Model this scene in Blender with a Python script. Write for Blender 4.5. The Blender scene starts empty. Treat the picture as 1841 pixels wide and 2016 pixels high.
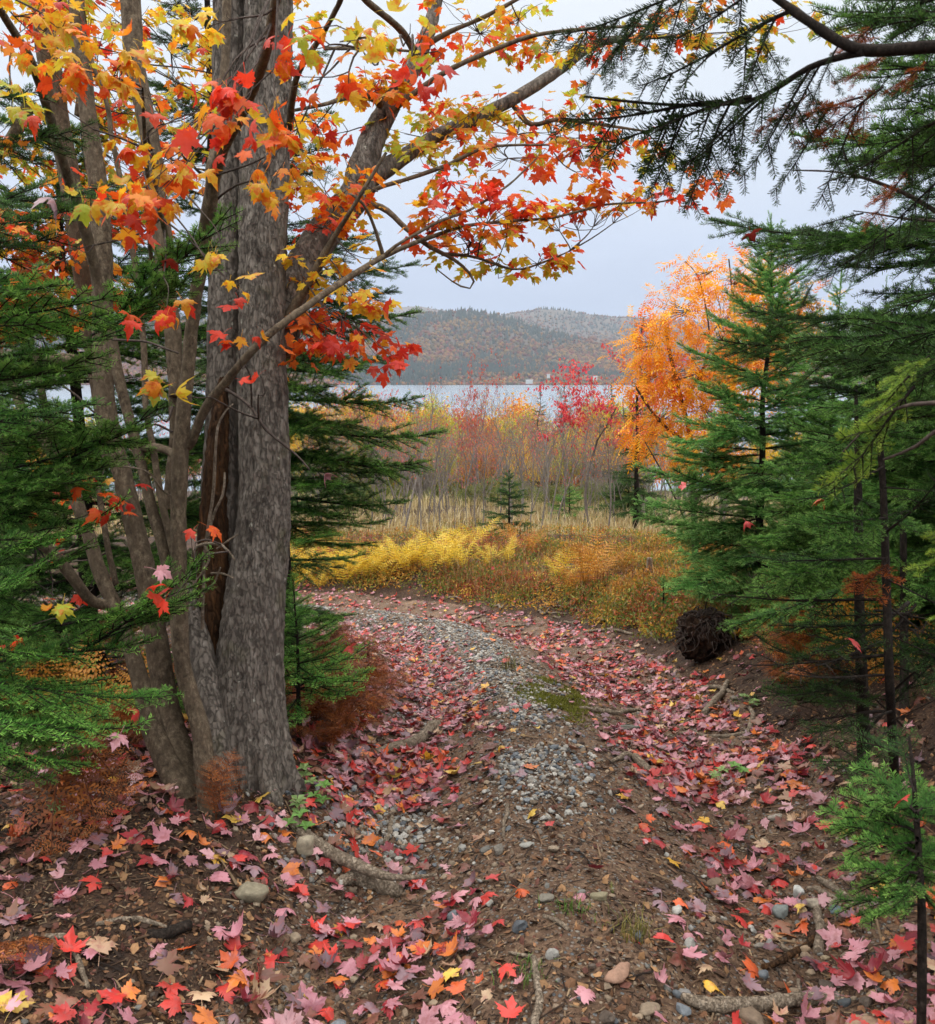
import bpy, math
import numpy as np
from mathutils import Matrix, Vector
PI = math.pi
scn = bpy.context.scene
COL = scn.collection
# ------------------------------------------------------------------ camera
CAM = np.array([0.0, 0.0, 1.6]); FPX = 1806.0; PITCH = math.radians(-8.6)
FWD = np.array([0, math.cos(PITCH), math.sin(PITCH)]); UPV = np.array([0, -math.sin(PITCH), math.cos(PITCH)])
cd = bpy.data.cameras.new('camera'); cam = bpy.data.objects.new('camera', cd); COL.objects.link(cam)
cam.location = CAM; cam.rotation_euler = (PI/2 + PITCH, 0, 0)
cd.sensor_fit = 'HORIZONTAL'; cd.sensor_width = 36.0; cd.lens = 36.0*FPX/1841.0
cd.clip_start = 0.05; cd.clip_end = 30000
cd.dof.use_dof = True; cd.dof.focus_distance = 4.6; cd.dof.aperture_fstop = 11.0
scn.camera = cam
# ------------------------------------------------------------------ sky, sun, exposure
wd = bpy.data.worlds.new("World"); scn.world = wd; wd.use_nodes = True
nt = wd.node_tree; nt.nodes.clear()
SUN_EL, SUN_AZ = math.radians(52), math.radians(-60)
out = nt.nodes.new('ShaderNodeOutputWorld'); bg = nt.nodes.new('ShaderNodeBackground'); bg.inputs[1].default_value = 0.1
sky = nt.nodes.new('ShaderNodeTexSky'); sky.sky_type = 'NISHITA'; sky.sun_disc = False
sky.sun_elevation = SUN_EL; sky.sun_rotation = SUN_AZ; sky.dust_density = 3
tc = nt.nodes.new('ShaderNodeTexCoord'); sp = nt.nodes.new('ShaderNodeSeparateXYZ'); nt.links.new(tc.outputs['Generated'], sp.inputs[0])
nz = nt.nodes.new('ShaderNodeTexNoise'); nz.inputs['Scale'].default_value = 2.2; nz.inputs['Detail'].default_value = 4
mp = nt.nodes.new('ShaderNodeMapping'); mp.inputs['Scale'].default_value = (1, 1, 5)
nt.links.new(tc.outputs['Generated'], mp.inputs[0]); nt.links.new(mp.outputs[0], nz.inputs['Vector'])
ma = nt.nodes.new('ShaderNodeMath'); ma.operation = 'MULTIPLY_ADD'; ma.inputs[1].default_value = 0.09; ma.inputs[2].default_value = -0.045
nt.links.new(nz.outputs[0], ma.inputs[0])
mb_ = nt.nodes.new('ShaderNodeMath'); mb_.operation = 'ADD'; nt.links.new(sp.outputs[2], mb_.inputs[0]); nt.links.new(ma.outputs[0], mb_.inputs[1])
cr = nt.nodes.new('ShaderNodeValToRGB'); nt.links.new(mb_.outputs[0], cr.inputs[0])
el = cr.color_ramp.elements
SKY = [(0.0, (.36, .425, .60)), (0.06, (.49, .57, .76)), (0.14, (.67, .755, .93)), (0.26, (.83, .90, 1.0)), (0.38, (.95, 1.0, 1.06)), (0.6, (2.7, 2.72, 2.72)), (1.0, (4.2, 4.15, 4.05))]
while len(el) < len(SKY): el.new(0.5)
for e, (p, c) in zip(el, SKY): e.position = p; e.color = (*[v*10 for v in c], 1)
mx = nt.nodes.new('ShaderNodeMixRGB'); mx.inputs[0].default_value = 0.94
nt.links.new(sky.outputs[0], mx.inputs[1]); nt.links.new(cr.outputs[0], mx.inputs[2]); nt.links.new(mx.outputs[0], bg.inputs[0]); nt.links.new(bg.outputs[0], out.inputs[0])
sl = bpy.data.lights.new('sun', 'SUN'); sl.energy = 1.2; sl.angle = math.radians(25); sl.color = (1, .97, .92)
so = bpy.data.objects.new('sun', sl); COL.objects.link(so)
sd = Vector((math.sin(SUN_AZ)*math.cos(SUN_EL), math.cos(SUN_AZ)*math.cos(SUN_EL), math.sin(SUN_EL)))
so.rotation_euler = sd.to_track_quat('Z', 'Y').to_euler(); so.location = (0, 0, 30)
vs = scn.view_settings; scn.display_settings.display_device = 'sRGB'; vs.view_transform = 'Standard'; vs.look = 'None'; vs.exposure = 0.0; vs.gamma = 1; vs.use_curve_mapping = False
scn.render.engine = 'CYCLES'; cy = scn.cycles
cy.use_denoising = True; cy.denoiser = 'OPENIMAGEDENOISE'; cy.denoising_input_passes = 'RGB_ALBEDO_NORMAL'
cy.use_adaptive_sampling = True; cy.adaptive_threshold = 0.02
cy.max_bounces = 5; cy.diffuse_bounces = 3; cy.glossy_bounces = 2; cy.transmission_bounces = 3; cy.volume_bounces = 0; cy.transparent_max_bounces = 4
cy.caustics_reflective = False; cy.caustics_refractive = False; cy.sample_clamp_indirect = 4
scn.render.use_persistent_data = False

# ------------------------------------------------------------------ numeric helpers
def S(h, k=1.0):
    h = h.lstrip('#'); c = np.array([int(h[i:i+2], 16) for i in (0, 2, 4)])/255.0
    return tuple(np.where(c <= .04045, c/12.92, ((c+.055)/1.055)**2.4)*k)
def ray(px, py): return FWD + ((px-920.5)/FPX)*np.array([1, 0, 0]) - ((py-1008)/FPX)*UPV
def at(px, py, Y):
    d = ray(px, py); return CAM + d*(Y/d[1])
def pxr(r, P): return r/FPX*float(np.dot(np.asarray(P)-CAM, FWD))    # a radius in photo pixels at P, in metres
def hashf(i, j, k, s=0):
    h = (i*374761393 + j*668265263 + k*2147483647 + s*974634777) & 0xffffffff
    h = ((h ^ (h >> 13))*1274126177) & 0xffffffff
    h = ((h ^ (h >> 16))*2246822519) & 0xffffffff
    return ((h ^ (h >> 15)) & 0xffffff)/float(0xffffff)
def vnoise(P, s=0):
    P = np.asarray(P, float); I = np.floor(P).astype(np.int64); f = P-I; u = f*f*(3-2*f)
    r = 0
    for a in (0, 1):
        for b in (0, 1):
            for c in (0, 1):
                w = (u[..., 0] if a else 1-u[..., 0])*(u[..., 1] if b else 1-u[..., 1])*(u[..., 2] if c else 1-u[..., 2])
                r = r + w*hashf(I[..., 0]+a, I[..., 1]+b, I[..., 2]+c, s)
    return r*2-1
def fbm(P, o=3, s=0):
    P = np.asarray(P, float); r = 0; a = 1.0
    for k in range(o): r = r + a*vnoise(P*2.03**k, s+k); a *= .5
    return r
def n2(x, y, f, o=3, s=0): return fbm(np.stack([x*f, y*f, np.zeros_like(x)+.37], -1), o, s)
def sstep(a, b, x):
    t = np.clip((x-a)/(b-a), 0, 1); return t*t*(3-2*t)
def unit(v): v = np.asarray(v, float); return v/np.maximum(np.linalg.norm(v, axis=-1, keepdims=True), 1e-9)
def resample(P, n):
    P = np.asarray(P, float); m = len(P)
    if m == 2: t = np.linspace(0, 1, n)[:, None]; return P[0]*(1-t)+P[1]*t
    d = np.concatenate([[0], np.cumsum(np.linalg.norm(np.diff(P[:, :3], axis=0), axis=1))]); d /= d[-1]
    u = np.interp(np.linspace(0, 1, n), d, np.arange(m)); i = np.clip(u.astype(int), 0, m-2); f = (u-i)[:, None]
    g = lambda k: P[np.clip(k, 0, m-1)]
    a, b, c, e = g(i-1), g(i), g(i+1), g(i+2)
    return .5*((2*b)+(-a+c)*f+(2*a-5*b+4*c-e)*f*f+(-a+3*b-3*c+e)*f**3)

# ------------------------------------------------------------------ mesh builder
class MB:
    def __init__(s): s.v = []; s.t = []; s.q = []; s.tm = []; s.qm = []; s.c = []; s.n = 0
    def add(s, V, F, mat=0, tint=(1, 1, 1)):
        V = np.asarray(V, float).reshape(-1, 3); F = np.asarray(F, np.int64)
        c = np.asarray(tint, float)
        if c.ndim == 1: c = np.broadcast_to(c, (len(V), 3))
        s.v.append(V); s.c.append(c)
        if F.shape[1] == 3: s.t.append(F+s.n); s.tm.append(np.full(len(F), mat))
        else: s.q.append(F+s.n); s.qm.append(np.full(len(F), mat))
        s.n += len(V)
    def inst(s, tpl, M, T, tint, mat=0):
        """copies of a template shape: M (k,3,3) and T (k,3)"""
        V, F = tpl; k = len(T)
        if not k: return
        VV = np.einsum('kij,nj->kni', M, V)+np.asarray(T)[:, None, :]
        FF = (F[None]+(np.arange(k)*len(V))[:, None, None]).reshape(-1, F.shape[1])
        tint = np.asarray(tint, float)
        if tint.ndim == 1: tint = np.broadcast_to(tint, (k, 3))
        s.add(VV.reshape(-1, 3), FF, mat, np.repeat(tint, len(V), axis=0))
    def mesh(s, name, mats, smooth=True):
        me = bpy.data.meshes.new(name)
        V = np.concatenate(s.v); Cc = np.concatenate(s.c)
        T = np.concatenate(s.t) if s.t else np.zeros((0, 3), np.int64); Q = np.concatenate(s.q) if s.q else np.zeros((0, 4), np.int64)
        me.vertices.add(len(V)); me.vertices.foreach_set('co', V.astype(np.float32).ravel())
        li = np.concatenate([T.ravel(), Q.ravel()]); ls = np.concatenate([np.arange(len(T))*3, len(T)*3+np.arange(len(Q))*4])
        me.loops.add(len(li)); me.loops.foreach_set('vertex_index', li.astype(np.int32))
        me.polygons.add(len(ls)); me.polygons.foreach_set('loop_start', ls.astype(np.int32))
        mi = np.concatenate(s.tm+s.qm) if (s.tm or s.qm) else np.zeros(0)
        for m in mats: me.materials.append(m)
        me.polygons.foreach_set('material_index', mi.astype(np.int32))
        me.polygons.foreach_set('use_smooth', np.full(len(ls), smooth))
        a = me.attributes.new('tint', 'FLOAT_COLOR', 'POINT')
        a.data.foreach_set('color', np.concatenate([Cc, np.ones((len(Cc), 1))], 1).astype(np.float32).ravel())
        me.update(calc_edges=True); me.validate(); return me
    def build(s, name, mats, parent=None, smooth=True):
        return put(name, s.mesh(name, mats if isinstance(mats, (list, tuple)) else [mats], smooth), parent)
def put(name, me, parent=None):
    o = bpy.data.objects.new(name, me); COL.objects.link(o)
    if parent: o.parent = parent
    return o
def tag(o, label=None, cat=None, group=None, kind=None):
    if label: o['label'] = label
    if cat: o['category'] = cat
    if group: o['group'] = group
    if kind: o['kind'] = kind
    return o
def thing(name, label, cat, loc=(0, 0, 0), group=None):
    o = bpy.data.objects.new(name, None); COL.objects.link(o); o.location = tuple(loc); o.empty_display_size = .1
    return tag(o, label, cat, group)
def frames(P):
    T = np.gradient(P, axis=0); T = unit(T); n = len(P)
    a = np.array([0, 0, 1.0]) if abs(T[0, 2]) < .9 else np.array([1.0, 0, 0])
    N = np.zeros_like(P); v = np.cross(T[0], a); N[0] = v/np.linalg.norm(v)
    for i in range(1, n):
        v = N[i-1]-T[i]*np.dot(N[i-1], T[i]); N[i] = v/max(np.linalg.norm(v), 1e-9)
    return T, N, np.cross(T, N)
def tube(mb, P, R, sides=6, mat=0, tint=(1, 1, 1), disp=None, cap=True):
    P = np.asarray(P, float); R = np.broadcast_to(np.asarray(R, float), (len(P),)); n = len(P)
    T, N, B = frames(P); th = np.arange(sides)*2*PI/sides
    dirs = np.cos(th)[None, :, None]*N[:, None]+np.sin(th)[None, :, None]*B[:, None]
    RR = np.repeat(R[:, None], sides, 1)
    V = P[:, None]+dirs*RR[..., None]
    if disp is not None: V = V+dirs*disp(V, RR, np.broadcast_to(th, RR.shape), np.broadcast_to(P[:, None, 2], RR.shape))[..., None]
    V = V.reshape(-1, 3); i = np.arange(n-1)[:, None]*sides; j = np.arange(sides)[None]; k = (j+1) % sides
    mb.add(V, np.stack([i+j, i+k, i+sides+k, i+sides+j], -1).reshape(-1, 4), mat, tint)
    if cap:
        for e, rev in ((0, True), (n-1, False)):
            ring = np.arange(sides)+e*sides
            vv = np.concatenate([V[ring], P[e:e+1]+(T[e:e+1]*R[e]*(.35 if not rev else -.35))]); a = np.arange(sides); b = (a+1) % sides
            f = np.stack([a, b, np.full(sides, sides)], -1) if not rev else np.stack([b, a, np.full(sides, sides)], -1)
            mb.add(vv, f, mat, tint if np.asarray(tint).ndim == 1 else np.asarray(tint)[:sides+1])
def pxpath(pts):
    """[(px,py,Y,r_px)] -> points, radii in metres"""
    P = np.array([at(a, b, c) for a, b, c, _ in pts]); R = np.array([pxr(p[3], q) for p, q in zip(pts, P)]); return P, R

# ------------------------------------------------------------------ materials
def new_mat(name):
    m = bpy.data.materials.new(name); m.use_nodes = True; t = m.node_tree; t.nodes.clear()
    o = t.nodes.new('ShaderNodeOutputMaterial'); return m, t, o
def N(t, kind, **kw):
    n = t.nodes.new(kind)
    for k, v in kw.items():
        if k in n.inputs: n.inputs[k].default_value = v
        else: setattr(n, k, v)
    return n
def ramp(t, src, stops, interp='LINEAR'):
    r = t.nodes.new('ShaderNodeValToRGB'); r.color_ramp.interpolation = interp; e = r.color_ramp.elements
    while len(e) < len(stops): e.new(.5)
    for q, (p, c) in zip(e, stops): q.position = p; q.color = (*c, 1) if len(c) == 3 else c
    t.links.new(src, r.inputs[0]); return r.outputs[0]
def mixc(t, f, a, b, mode='MIX'):
    m = t.nodes.new('ShaderNodeMixRGB'); m.blend_type = mode
    for s, v in ((0, f), (1, a), (2, b)):
        if hasattr(v, 'links') or hasattr(v, 'is_output'): t.links.new(v, m.inputs[s])
        elif s == 0: m.inputs[0].default_value = v
        else: m.inputs[s].default_value = (*v, 1)
    return m.outputs[0]
def tintnode(t): a = t.nodes.new('ShaderNodeAttribute'); a.attribute_name = 'tint'; return a.outputs['Color']
def leaf_mat(name, trans=.35, rough=.5, mottle=None, mamt=.7, scale=55, spec=.35, vary=.0):
    m, t, o = new_mat(name); c = tintnode(t)
    pos = N(t, 'ShaderNodeNewGeometry')
    if mottle is not None:
        tx = N(t, 'ShaderNodeTexNoise', Scale=scale, Detail=3.0, Roughness=.65); t.links.new(pos.outputs['Position'], tx.inputs['Vector'])
        f = ramp(t, tx.outputs[0], [(.50, (0, 0, 0)), (.62, (mamt, mamt, mamt))])
        c = mixc(t, f, c, S(mottle))
    if vary:
        oi = N(t, 'ShaderNodeObjectInfo'); h2 = N(t, 'ShaderNodeHueSaturation'); mr = N(t, 'ShaderNodeMapRange'); mr.inputs[3].default_value = 1-vary; mr.inputs[4].default_value = 1+vary
        t.links.new(oi.outputs['Random'], mr.inputs[0]); t.links.new(mr.outputs[0], h2.inputs['Value']); t.links.new(c, h2.inputs['Color']); c = h2.outputs[0]
    p = N(t, 'ShaderNodeBsdfPrincipled', Roughness=rough); p.inputs['Specular IOR Level'].default_value = spec; t.links.new(c, p.inputs['Base Color'])
    tr = N(t, 'ShaderNodeBsdfTranslucent'); t.links.new(c, tr.inputs[0])
    mxs = N(t, 'ShaderNodeMixShader'); mxs.inputs[0].default_value = trans; t.links.new(p.outputs[0], mxs.inputs[1]); t.links.new(tr.outputs[0], mxs.inputs[2]); t.links.new(mxs.outputs[0], o.inputs[0])
    return m
def bark_mat(name, dark, mid, light, lichen=.0, sc=1.0, bump=.6, stretch=.25):
    m, t, o = new_mat(name); g = N(t, 'ShaderNodeNewGeometry'); mp = N(t, 'ShaderNodeMapping'); mp.inputs['Scale'].default_value = (sc, sc, sc*stretch)
    t.links.new(g.outputs['Position'], mp.inputs[0])
    a = N(t, 'ShaderNodeTexNoise', Scale=38.0, Detail=6.0, Roughness=.7); t.links.new(mp.outputs[0], a.inputs['Vector'])
    v = N(t, 'ShaderNodeTexVoronoi', Scale=60.0); v.feature = 'DISTANCE_TO_EDGE'
    wv = mixc(t, .06, mp.outputs[0], a.outputs['Color'], 'ADD'); t.links.new(wv, v.inputs['Vector'])
    c = ramp(t, a.outputs[0], [(.3, dark), (.5, mid), (.72, light)])
    ck = ramp(t, v.outputs['Distance'], [(0, (0, 0, 0)), (.10, (1, 1, 1))])
    c = mixc(t, ck, mixc(t, .5, c, dark), c)
    b = N(t, 'ShaderNodeTexNoise', Scale=9.0, Detail=5.0, Roughness=.6); t.links.new(g.outputs['Position'], b.inputs['Vector'])
    c = mixc(t, ramp(t, b.outputs[0], [(.35, (0, 0, 0)), (.65, (.6, .6, .6))]), c, mid)
    if lichen:
        l = N(t, 'ShaderNodeTexNoise', Scale=26.0, Detail=4.0, Roughness=.55); t.links.new(g.outputs['Position'], l.inputs['Vector'])
        f = ramp(t, l.outputs[0], [(.66-lichen, (0, 0, 0)), (.70-lichen, (.75, .75, .75))]); c = mixc(t, f, c, S('#b9b6a6'))
        l2 = N(t, 'ShaderNodeTexNoise', Scale=7.0, Detail=5.0); t.links.new(g.outputs['Position'], l2.inputs['Vector'])
        c = mixc(t, ramp(t, l2.outputs[0], [(.60, (0, 0, 0)), (.75, (.5, .5, .5))]), c, S('#5b5a3c'))
    p = N(t, 'ShaderNodeBsdfPrincipled', Roughness=.9); p.inputs['Specular IOR Level'].default_value = .15; t.links.new(c, p.inputs['Base Color'])
    h = mixc(t, .5, a.outputs[0], ck); bp = N(t, 'ShaderNodeBump', Strength=bump, Distance=.006); t.links.new(h, bp.inputs['Height']); t.links.new(bp.outputs[0], p.inputs['Normal'])
    t.links.new(p.outputs[0], o.inputs[0]); return m
def soil_mat(name, cols, vs_, vcols, vmix, bump=1.0):
    m, t, o = new_mat(name); g = N(t, 'ShaderNodeNewGeometry'); P = g.outputs['Position']
    a = N(t, 'ShaderNodeTexNoise', Scale=5.0, Detail=8.0, Roughness=.72); t.links.new(P, a.inputs['Vector'])
    b = N(t, 'ShaderNodeTexNoise', Scale=70.0, Detail=6.0, Roughness=.75); t.links.new(P, b.inputs['Vector'])
    c = ramp(t, mixc(t, .5, a.outputs[0], b.outputs[0]), [(.36, cols[0]), (.5, cols[1]), (.64, cols[2])])
    v = N(t, 'ShaderNodeTexVoronoi', Scale=vs_, Randomness=1.0); t.links.new(mixc(t, .01, P, b.outputs['Color'], 'ADD'), v.inputs['Vector'])
    sx = N(t, 'ShaderNodeSeparateColor'); t.links.new(v.outputs['Color'], sx.inputs[0])
    vc = ramp(t, sx.outputs[0], vcols)
    f = ramp(t, v.outputs['Distance'], [(.30, (1, 1, 1)), (.42, (0, 0, 0))])
    keep = ramp(t, sx.outputs[1], [(vmix, (1, 1, 1)), (vmix+.02, (0, 0, 0))])
    f = mixc(t, 1.0, f, keep, 'MULTIPLY')
    c = mixc(t, f, c, vc)
    p = N(t, 'ShaderNodeBsdfPrincipled', Roughness=.85); p.inputs['Specular IOR Level'].default_value = .25; t.links.new(c, p.inputs['Base Color'])
    h = mixc(t, .45, b.outputs[0], f); bp = N(t, 'ShaderNodeBump', Strength=bump, Distance=.012); t.links.new(h, bp.inputs['Height']); t.links.new(bp.outputs[0], p.inputs['Normal'])
    t.links.new(p.outputs[0], o.inputs[0]); return m
def plain_mat(name, rough=.8, vary=.25, scale=60, spec=.25, bump=.4, bd=.004):
    """tint colour broken up by noise"""
    m, t, o = new_mat(name); c = tintnode(t); g = N(t, 'ShaderNodeNewGeometry')
    a = N(t, 'ShaderNodeTexNoise', Scale=scale, Detail=5.0, Roughness=.7); t.links.new(g.outputs['Position'], a.inputs['Vector'])
    k = ramp(t, a.outputs[0], [(.3, (1-vary,)*3), (.7, (1+vary,)*3)]); c = mixc(t, 1.0, c, k, 'MULTIPLY')
    p = N(t, 'ShaderNodeBsdfPrincipled', Roughness=rough); p.inputs['Specular IOR Level'].default_value = spec; t.links.new(c, p.inputs['Base Color'])
    bp = N(t, 'ShaderNodeBump', Strength=bump, Distance=bd); t.links.new(a.outputs[0], bp.inputs['Height']); t.links.new(bp.outputs[0], p.inputs['Normal'])
    t.links.new(p.outputs[0], o.inputs[0]); return m
M_LEAF = leaf_mat('maple_leaf_living', trans=.50, mottle='#d8401c', mamt=.62, scale=46)
M_FALL = leaf_mat('maple_leaf_fallen', trans=.12, rough=.42, mottle='#8e4a44', mamt=.45, scale=48, spec=.45, vary=.2)
M_SMALL = leaf_mat('small_leaf', trans=.38)
M_NEEDLE = leaf_mat('fir_needle', trans=.25, rough=.6, spec=.14, vary=.22)
M_BARK = bark_mat('maple_bark', S('#2c2723'), S('#6f665d'), S('#9a9186'), lichen=-.03, sc=.95, bump=1.0, stretch=.30)
M_BARK2 = bark_mat('grey_maple_bark', S('#30271f'), S('#665848'), S('#96866f'), lichen=.0, sc=1.3, bump=.6, stretch=.6)
M_ROT = bark_mat('rotten_wood', S('#170e09'), S('#45301f'), S('#6e4a2c'), sc=.9, bump=1.0, stretch=.15)
M_FIRBARK = bark_mat('fir_bark', S('#14100d'), S('#2c2520'), S('#4a4038'), lichen=.0, sc=1.6, bump=.7, stretch=.7)
M_TWIG = bark_mat('twig_bark', S('#2a2320'), S('#50453f'), S('#75695f'), sc=2.5, bump=.3)
M_GREYTWIG = bark_mat('sapling_bark', S('#57504a'), S('#857c74'), S('#a89f95'), sc=1.0, bump=.3)
M_STICK = bark_mat('weathered_stick', S('#392e25'), S('#857665'), S('#b8a996'), sc=1.5, bump=.9, stretch=1.0)
M_STONE = plain_mat('stone', rough=.75, vary=.3, scale=70, spec=.3, bump=.5)
M_DEBRIS = plain_mat('debris', rough=.85, vary=.3, scale=90, bump=.2)
M_PLANT = leaf_mat('herb_leaf', trans=.35)
M_SOIL = soil_mat('forest_soil', (S('#170f0b'), S('#39281d'), S('#5a4331')), 60, [(0, S('#4a3a2c')), (.5, S('#6b5a48')), (1, S('#3a2c22'))], .35, 1.0)
M_ROAD = soil_mat('gravel_road', (S('#33251b'), S('#5c4636'), S('#856d58')), 62, [(0, S('#6a6159')), (.4, S('#8d857a')), (.7, S('#5b5f62')), (1, S('#8a705a'))], .62, 1.0)
# ------------------------------------------------------------------ the land
rng = np.random.default_rng(7)
ROADC = np.array([(.30, -8), (.30, 1), (.38, 2.5), (.45, 4), (.42, 5.5), (.25, 7), (-.15, 8.3), (-.9, 9.2), (-2.2, 9.9), (-5, 10.8), (-12, 12.0)])
BY = np.array([-60, 0, 3, 4.2, 5.5, 7, 8.5, 10, 12, 14, 16, 20, 24, 30, 40, 80, 160, 260, 400, 9000])
BZ = np.array([.5, 0, -.02, -.12, -.30, -.54, -.78, -.96, -1.08, -1.2, -1.36, -1.6, -1.85, -2.8, -5.5, -14, -23, -31, -36, -60])
def roadd(x, y):
    """signed distance to the road's middle: plus on its outer (eastern, far) side"""
    best = np.full(np.shape(x), 1e9); sg = np.zeros(np.shape(x))
    for a, b in zip(ROADC[:-1], ROADC[1:]):
        d = b-a; L = d@d; t = np.clip(((x-a[0])*d[0]+(y-a[1])*d[1])/L, 0, 1); qx = x-a[0]-t*d[0]; qy = y-a[1]-t*d[1]
        q = np.hypot(qx, qy); w = q < best; best = np.where(w, q, best); sg = np.where(w, np.sign(d[1]*qx-d[0]*qy), sg)
    return best*np.where(sg == 0, 1, sg)
def terrain(x, y, fine=True):
    x = np.asarray(x, float); y = np.asarray(y, float); z = np.interp(y, BY, BZ)
    for k in (-.5, .5): z = .5*z+.5*np.interp(y+k, BY, BZ)
    d = roadd(x, y); near = 1-sstep(13, 17, y)
    z = z+near*(.46*sstep(.95, 1.9, d)*(1-.35*sstep(8.5, 10, y))+.10*sstep(1.9, 4, d))
    z = z+near*(.16*sstep(-.75, -1.5, d)*(1-.7*sstep(6, 8, y)))
    z = z+near*(-.085*np.exp(-((d-.58)/.27)**2)-.075*np.exp(-((d+.66)/.27)**2)+.055*np.exp(-((d+.12)/.24)**2))
    z = z+.035*n2(x, y, .9, 2, 3)*sstep(.2, 2, np.hypot(x, y))
    if fine: z = z+.012*n2(x, y, 4.5, 3, 11)*(y < 30)+.004*n2(x, y, 21, 2, 23)*(y < 14)
    return z
def roadmask(x, y):
    d = roadd(x, y)+.12*n2(x, y, 1.7, 3, 41)
    return (np.abs(d) < 1.02) & (y < 12.5)
def gz(x, y): return terrain(x, y)+np.where(roadmask(x, y), .005, 0)
YS = np.linspace(1.0, 1, 1)
def G(px, py, ymax=30):
    """where the sight line of a photo pixel meets the ground (arrays allowed)"""
    px = np.atleast_1d(np.asarray(px, float)); py = np.atleast_1d(np.asarray(py, float))
    d = FWD[None]+((px-920.5)/FPX)[:, None]*np.array([[1, 0, 0]])-((py-1008)/FPX)[:, None]*UPV[None]
    Y = np.concatenate([np.linspace(1.2, 6, 97), np.linspace(6.1, ymax, 120)])
    t = Y[None]/d[:, 1:2]; X = d[:, 0:1]*t; Z = 1.6+d[:, 2:3]*t; H = terrain(X, np.broadcast_to(Y[None], X.shape), False)
    below = Z < H; i = np.where(below.any(1), below.argmax(1), len(Y)-1); i = np.maximum(i, 1); r = np.arange(len(px))
    a = Z[r, i-1]-H[r, i-1]; b = Z[r, i]-H[r, i]; f = np.clip(a/np.maximum(a-b, 1e-6), 0, 1)
    y = Y[i-1]*(1-f)+Y[i]*f; x = X[r, i-1]*(1-f)+X[r, i]*f
    return np.stack([x, y, gz(x, y)], -1)
def g1(px, py): return G(px, py)[0]
def grid_mesh(mb, X, Y, Z, keep=None, mat=0, tint=(1, 1, 1)):
    ny, nx = X.shape; i = np.arange(ny-1)[:, None]*nx+np.arange(nx-1)[None]
    F = np.stack([i, i+1, i+nx+1, i+nx], -1).reshape(-1, 4)
    V = np.stack([X, Y, Z], -1).reshape(-1, 3)
    if keep is not None:
        F = F[keep.ravel()]; u, inv = np.unique(F, return_inverse=True); V = V[u]; F = inv.reshape(-1, 4)
    mb.add(V, F, mat, tint)
gx = np.concatenate([-np.geomspace(6500, 4.6, 60), np.arange(-4.5, 4.5, .026), np.geomspace(4.6, 6500, 60)])
gy = np.concatenate([-np.geomspace(60, 1, 12)+1.3, np.arange(1.3, 7.5, .026), np.arange(7.5, 14, .045), np.arange(14, 30, .2), np.geomspace(30, 6800, 70)])
GX, GY = np.meshgrid(gx, gy); GZ = terrain(GX, GY)
cxm = .25*(GX[:-1, :-1]+GX[1:, 1:]+GX[1:, :-1]+GX[:-1, 1:]); cym = .25*(GY[:-1, :-1]+GY[1:, 1:]+GY[1:, :-1]+GY[:-1, 1:])
m = MB(); grid_mesh(m, GX, GY, GZ); tag(m.build('ground', M_SOIL), kind='structure')
m = MB(); grid_mesh(m, GX, GY, GZ+.005, roadmask(cxm, cym) & (cym > -20)); tag(m.build('road', M_ROAD), kind='structure')
# the lake
mw, t, o = new_mat('lake_water'); p = N(t, 'ShaderNodeBsdfPrincipled', Roughness=.22); p.inputs['Base Color'].default_value = (*S('#7d8b98'), 1); p.inputs['Specular IOR Level'].default_value = .6
g = N(t, 'ShaderNodeNewGeometry'); mpn = N(t, 'ShaderNodeMapping'); mpn.inputs['Scale'].default_value = (.02, .12, 1); t.links.new(g.outputs['Position'], mpn.inputs[0])
a = N(t, 'ShaderNodeTexNoise', Scale=1.0, Detail=5.0); t.links.new(mpn.outputs[0], a.inputs['Vector']); bp = N(t, 'ShaderNodeBump', Strength=.15, Distance=1.0); t.links.new(a.outputs[0], bp.inputs['Height']); t.links.new(bp.outputs[0], p.inputs['Normal']); t.links.new(p.outputs[0], o.inputs[0])
m = MB(); m.add([(-6400, 240, -30), (6400, 240, -30), (6400, 6700, -30), (-6400, 6700, -30)], [[0, 1, 2, 3]]); tag(m.build('lake', mw), kind='structure')
# the hills across the water
def hill(name, prof, y0, yc, y1, seed, x0=-3600, x1=3600):
    pts = []
    for px, py in prof: P = at(px, py, yc); pts.append((P[0], P[2]))
    pts = np.array(pts); X, T = np.meshgrid(np.linspace(x0, x1, 220), np.linspace(0, 1.25, 60))
    H = np.interp(X, pts[:, 0], pts[:, 1])+32
    Y = y0+T*(yc-y0)+60*n2(X, T*0, .002, 3, seed)*(1-T)
    prof_t = np.where(T <= 1, .10*sstep(0, .12, T)+.90*sstep(.05, 1.08, T)/sstep(.05, 1.08, np.array(1.0)), 1-.9*(T-1))
    Z = -32+H*prof_t*(1+.10*n2(X, Y, .0022, 4, seed+5)*sstep(0, .3, T)*(1-sstep(.8, 1, T)))+5*n2(X, Y, .006, 3, seed+9)*sstep(.05, .2, T)
    m = MB(); grid_mesh(m, X, Y, Z); tag(m.build(name, M_HILL), kind='structure'); return X, Y, Z
M_HILL = plain_mat('hill_forest_floor', vary=.4, scale=.02, bump=0)
mh = M_HILL.node_tree
for n in mh.nodes:
    if n.type == 'BSDF_PRINCIPLED':
        for l in list(n.inputs['Base Color'].links): mh.links.remove(l)
        n.inputs['Base Color'].default_value = (*S('#4d4030'), 1)
HA = hill('hills', [(-1500, 600), (300, 612), (560, 655), (700, 640), (780, 632), (830, 617), (880, 611), (930, 611), (975, 618), (1010, 628), (1060, 645), (1120, 660), (1300, 690), (1600, 720)], 2500, 3500, 4000, 3)
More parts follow.
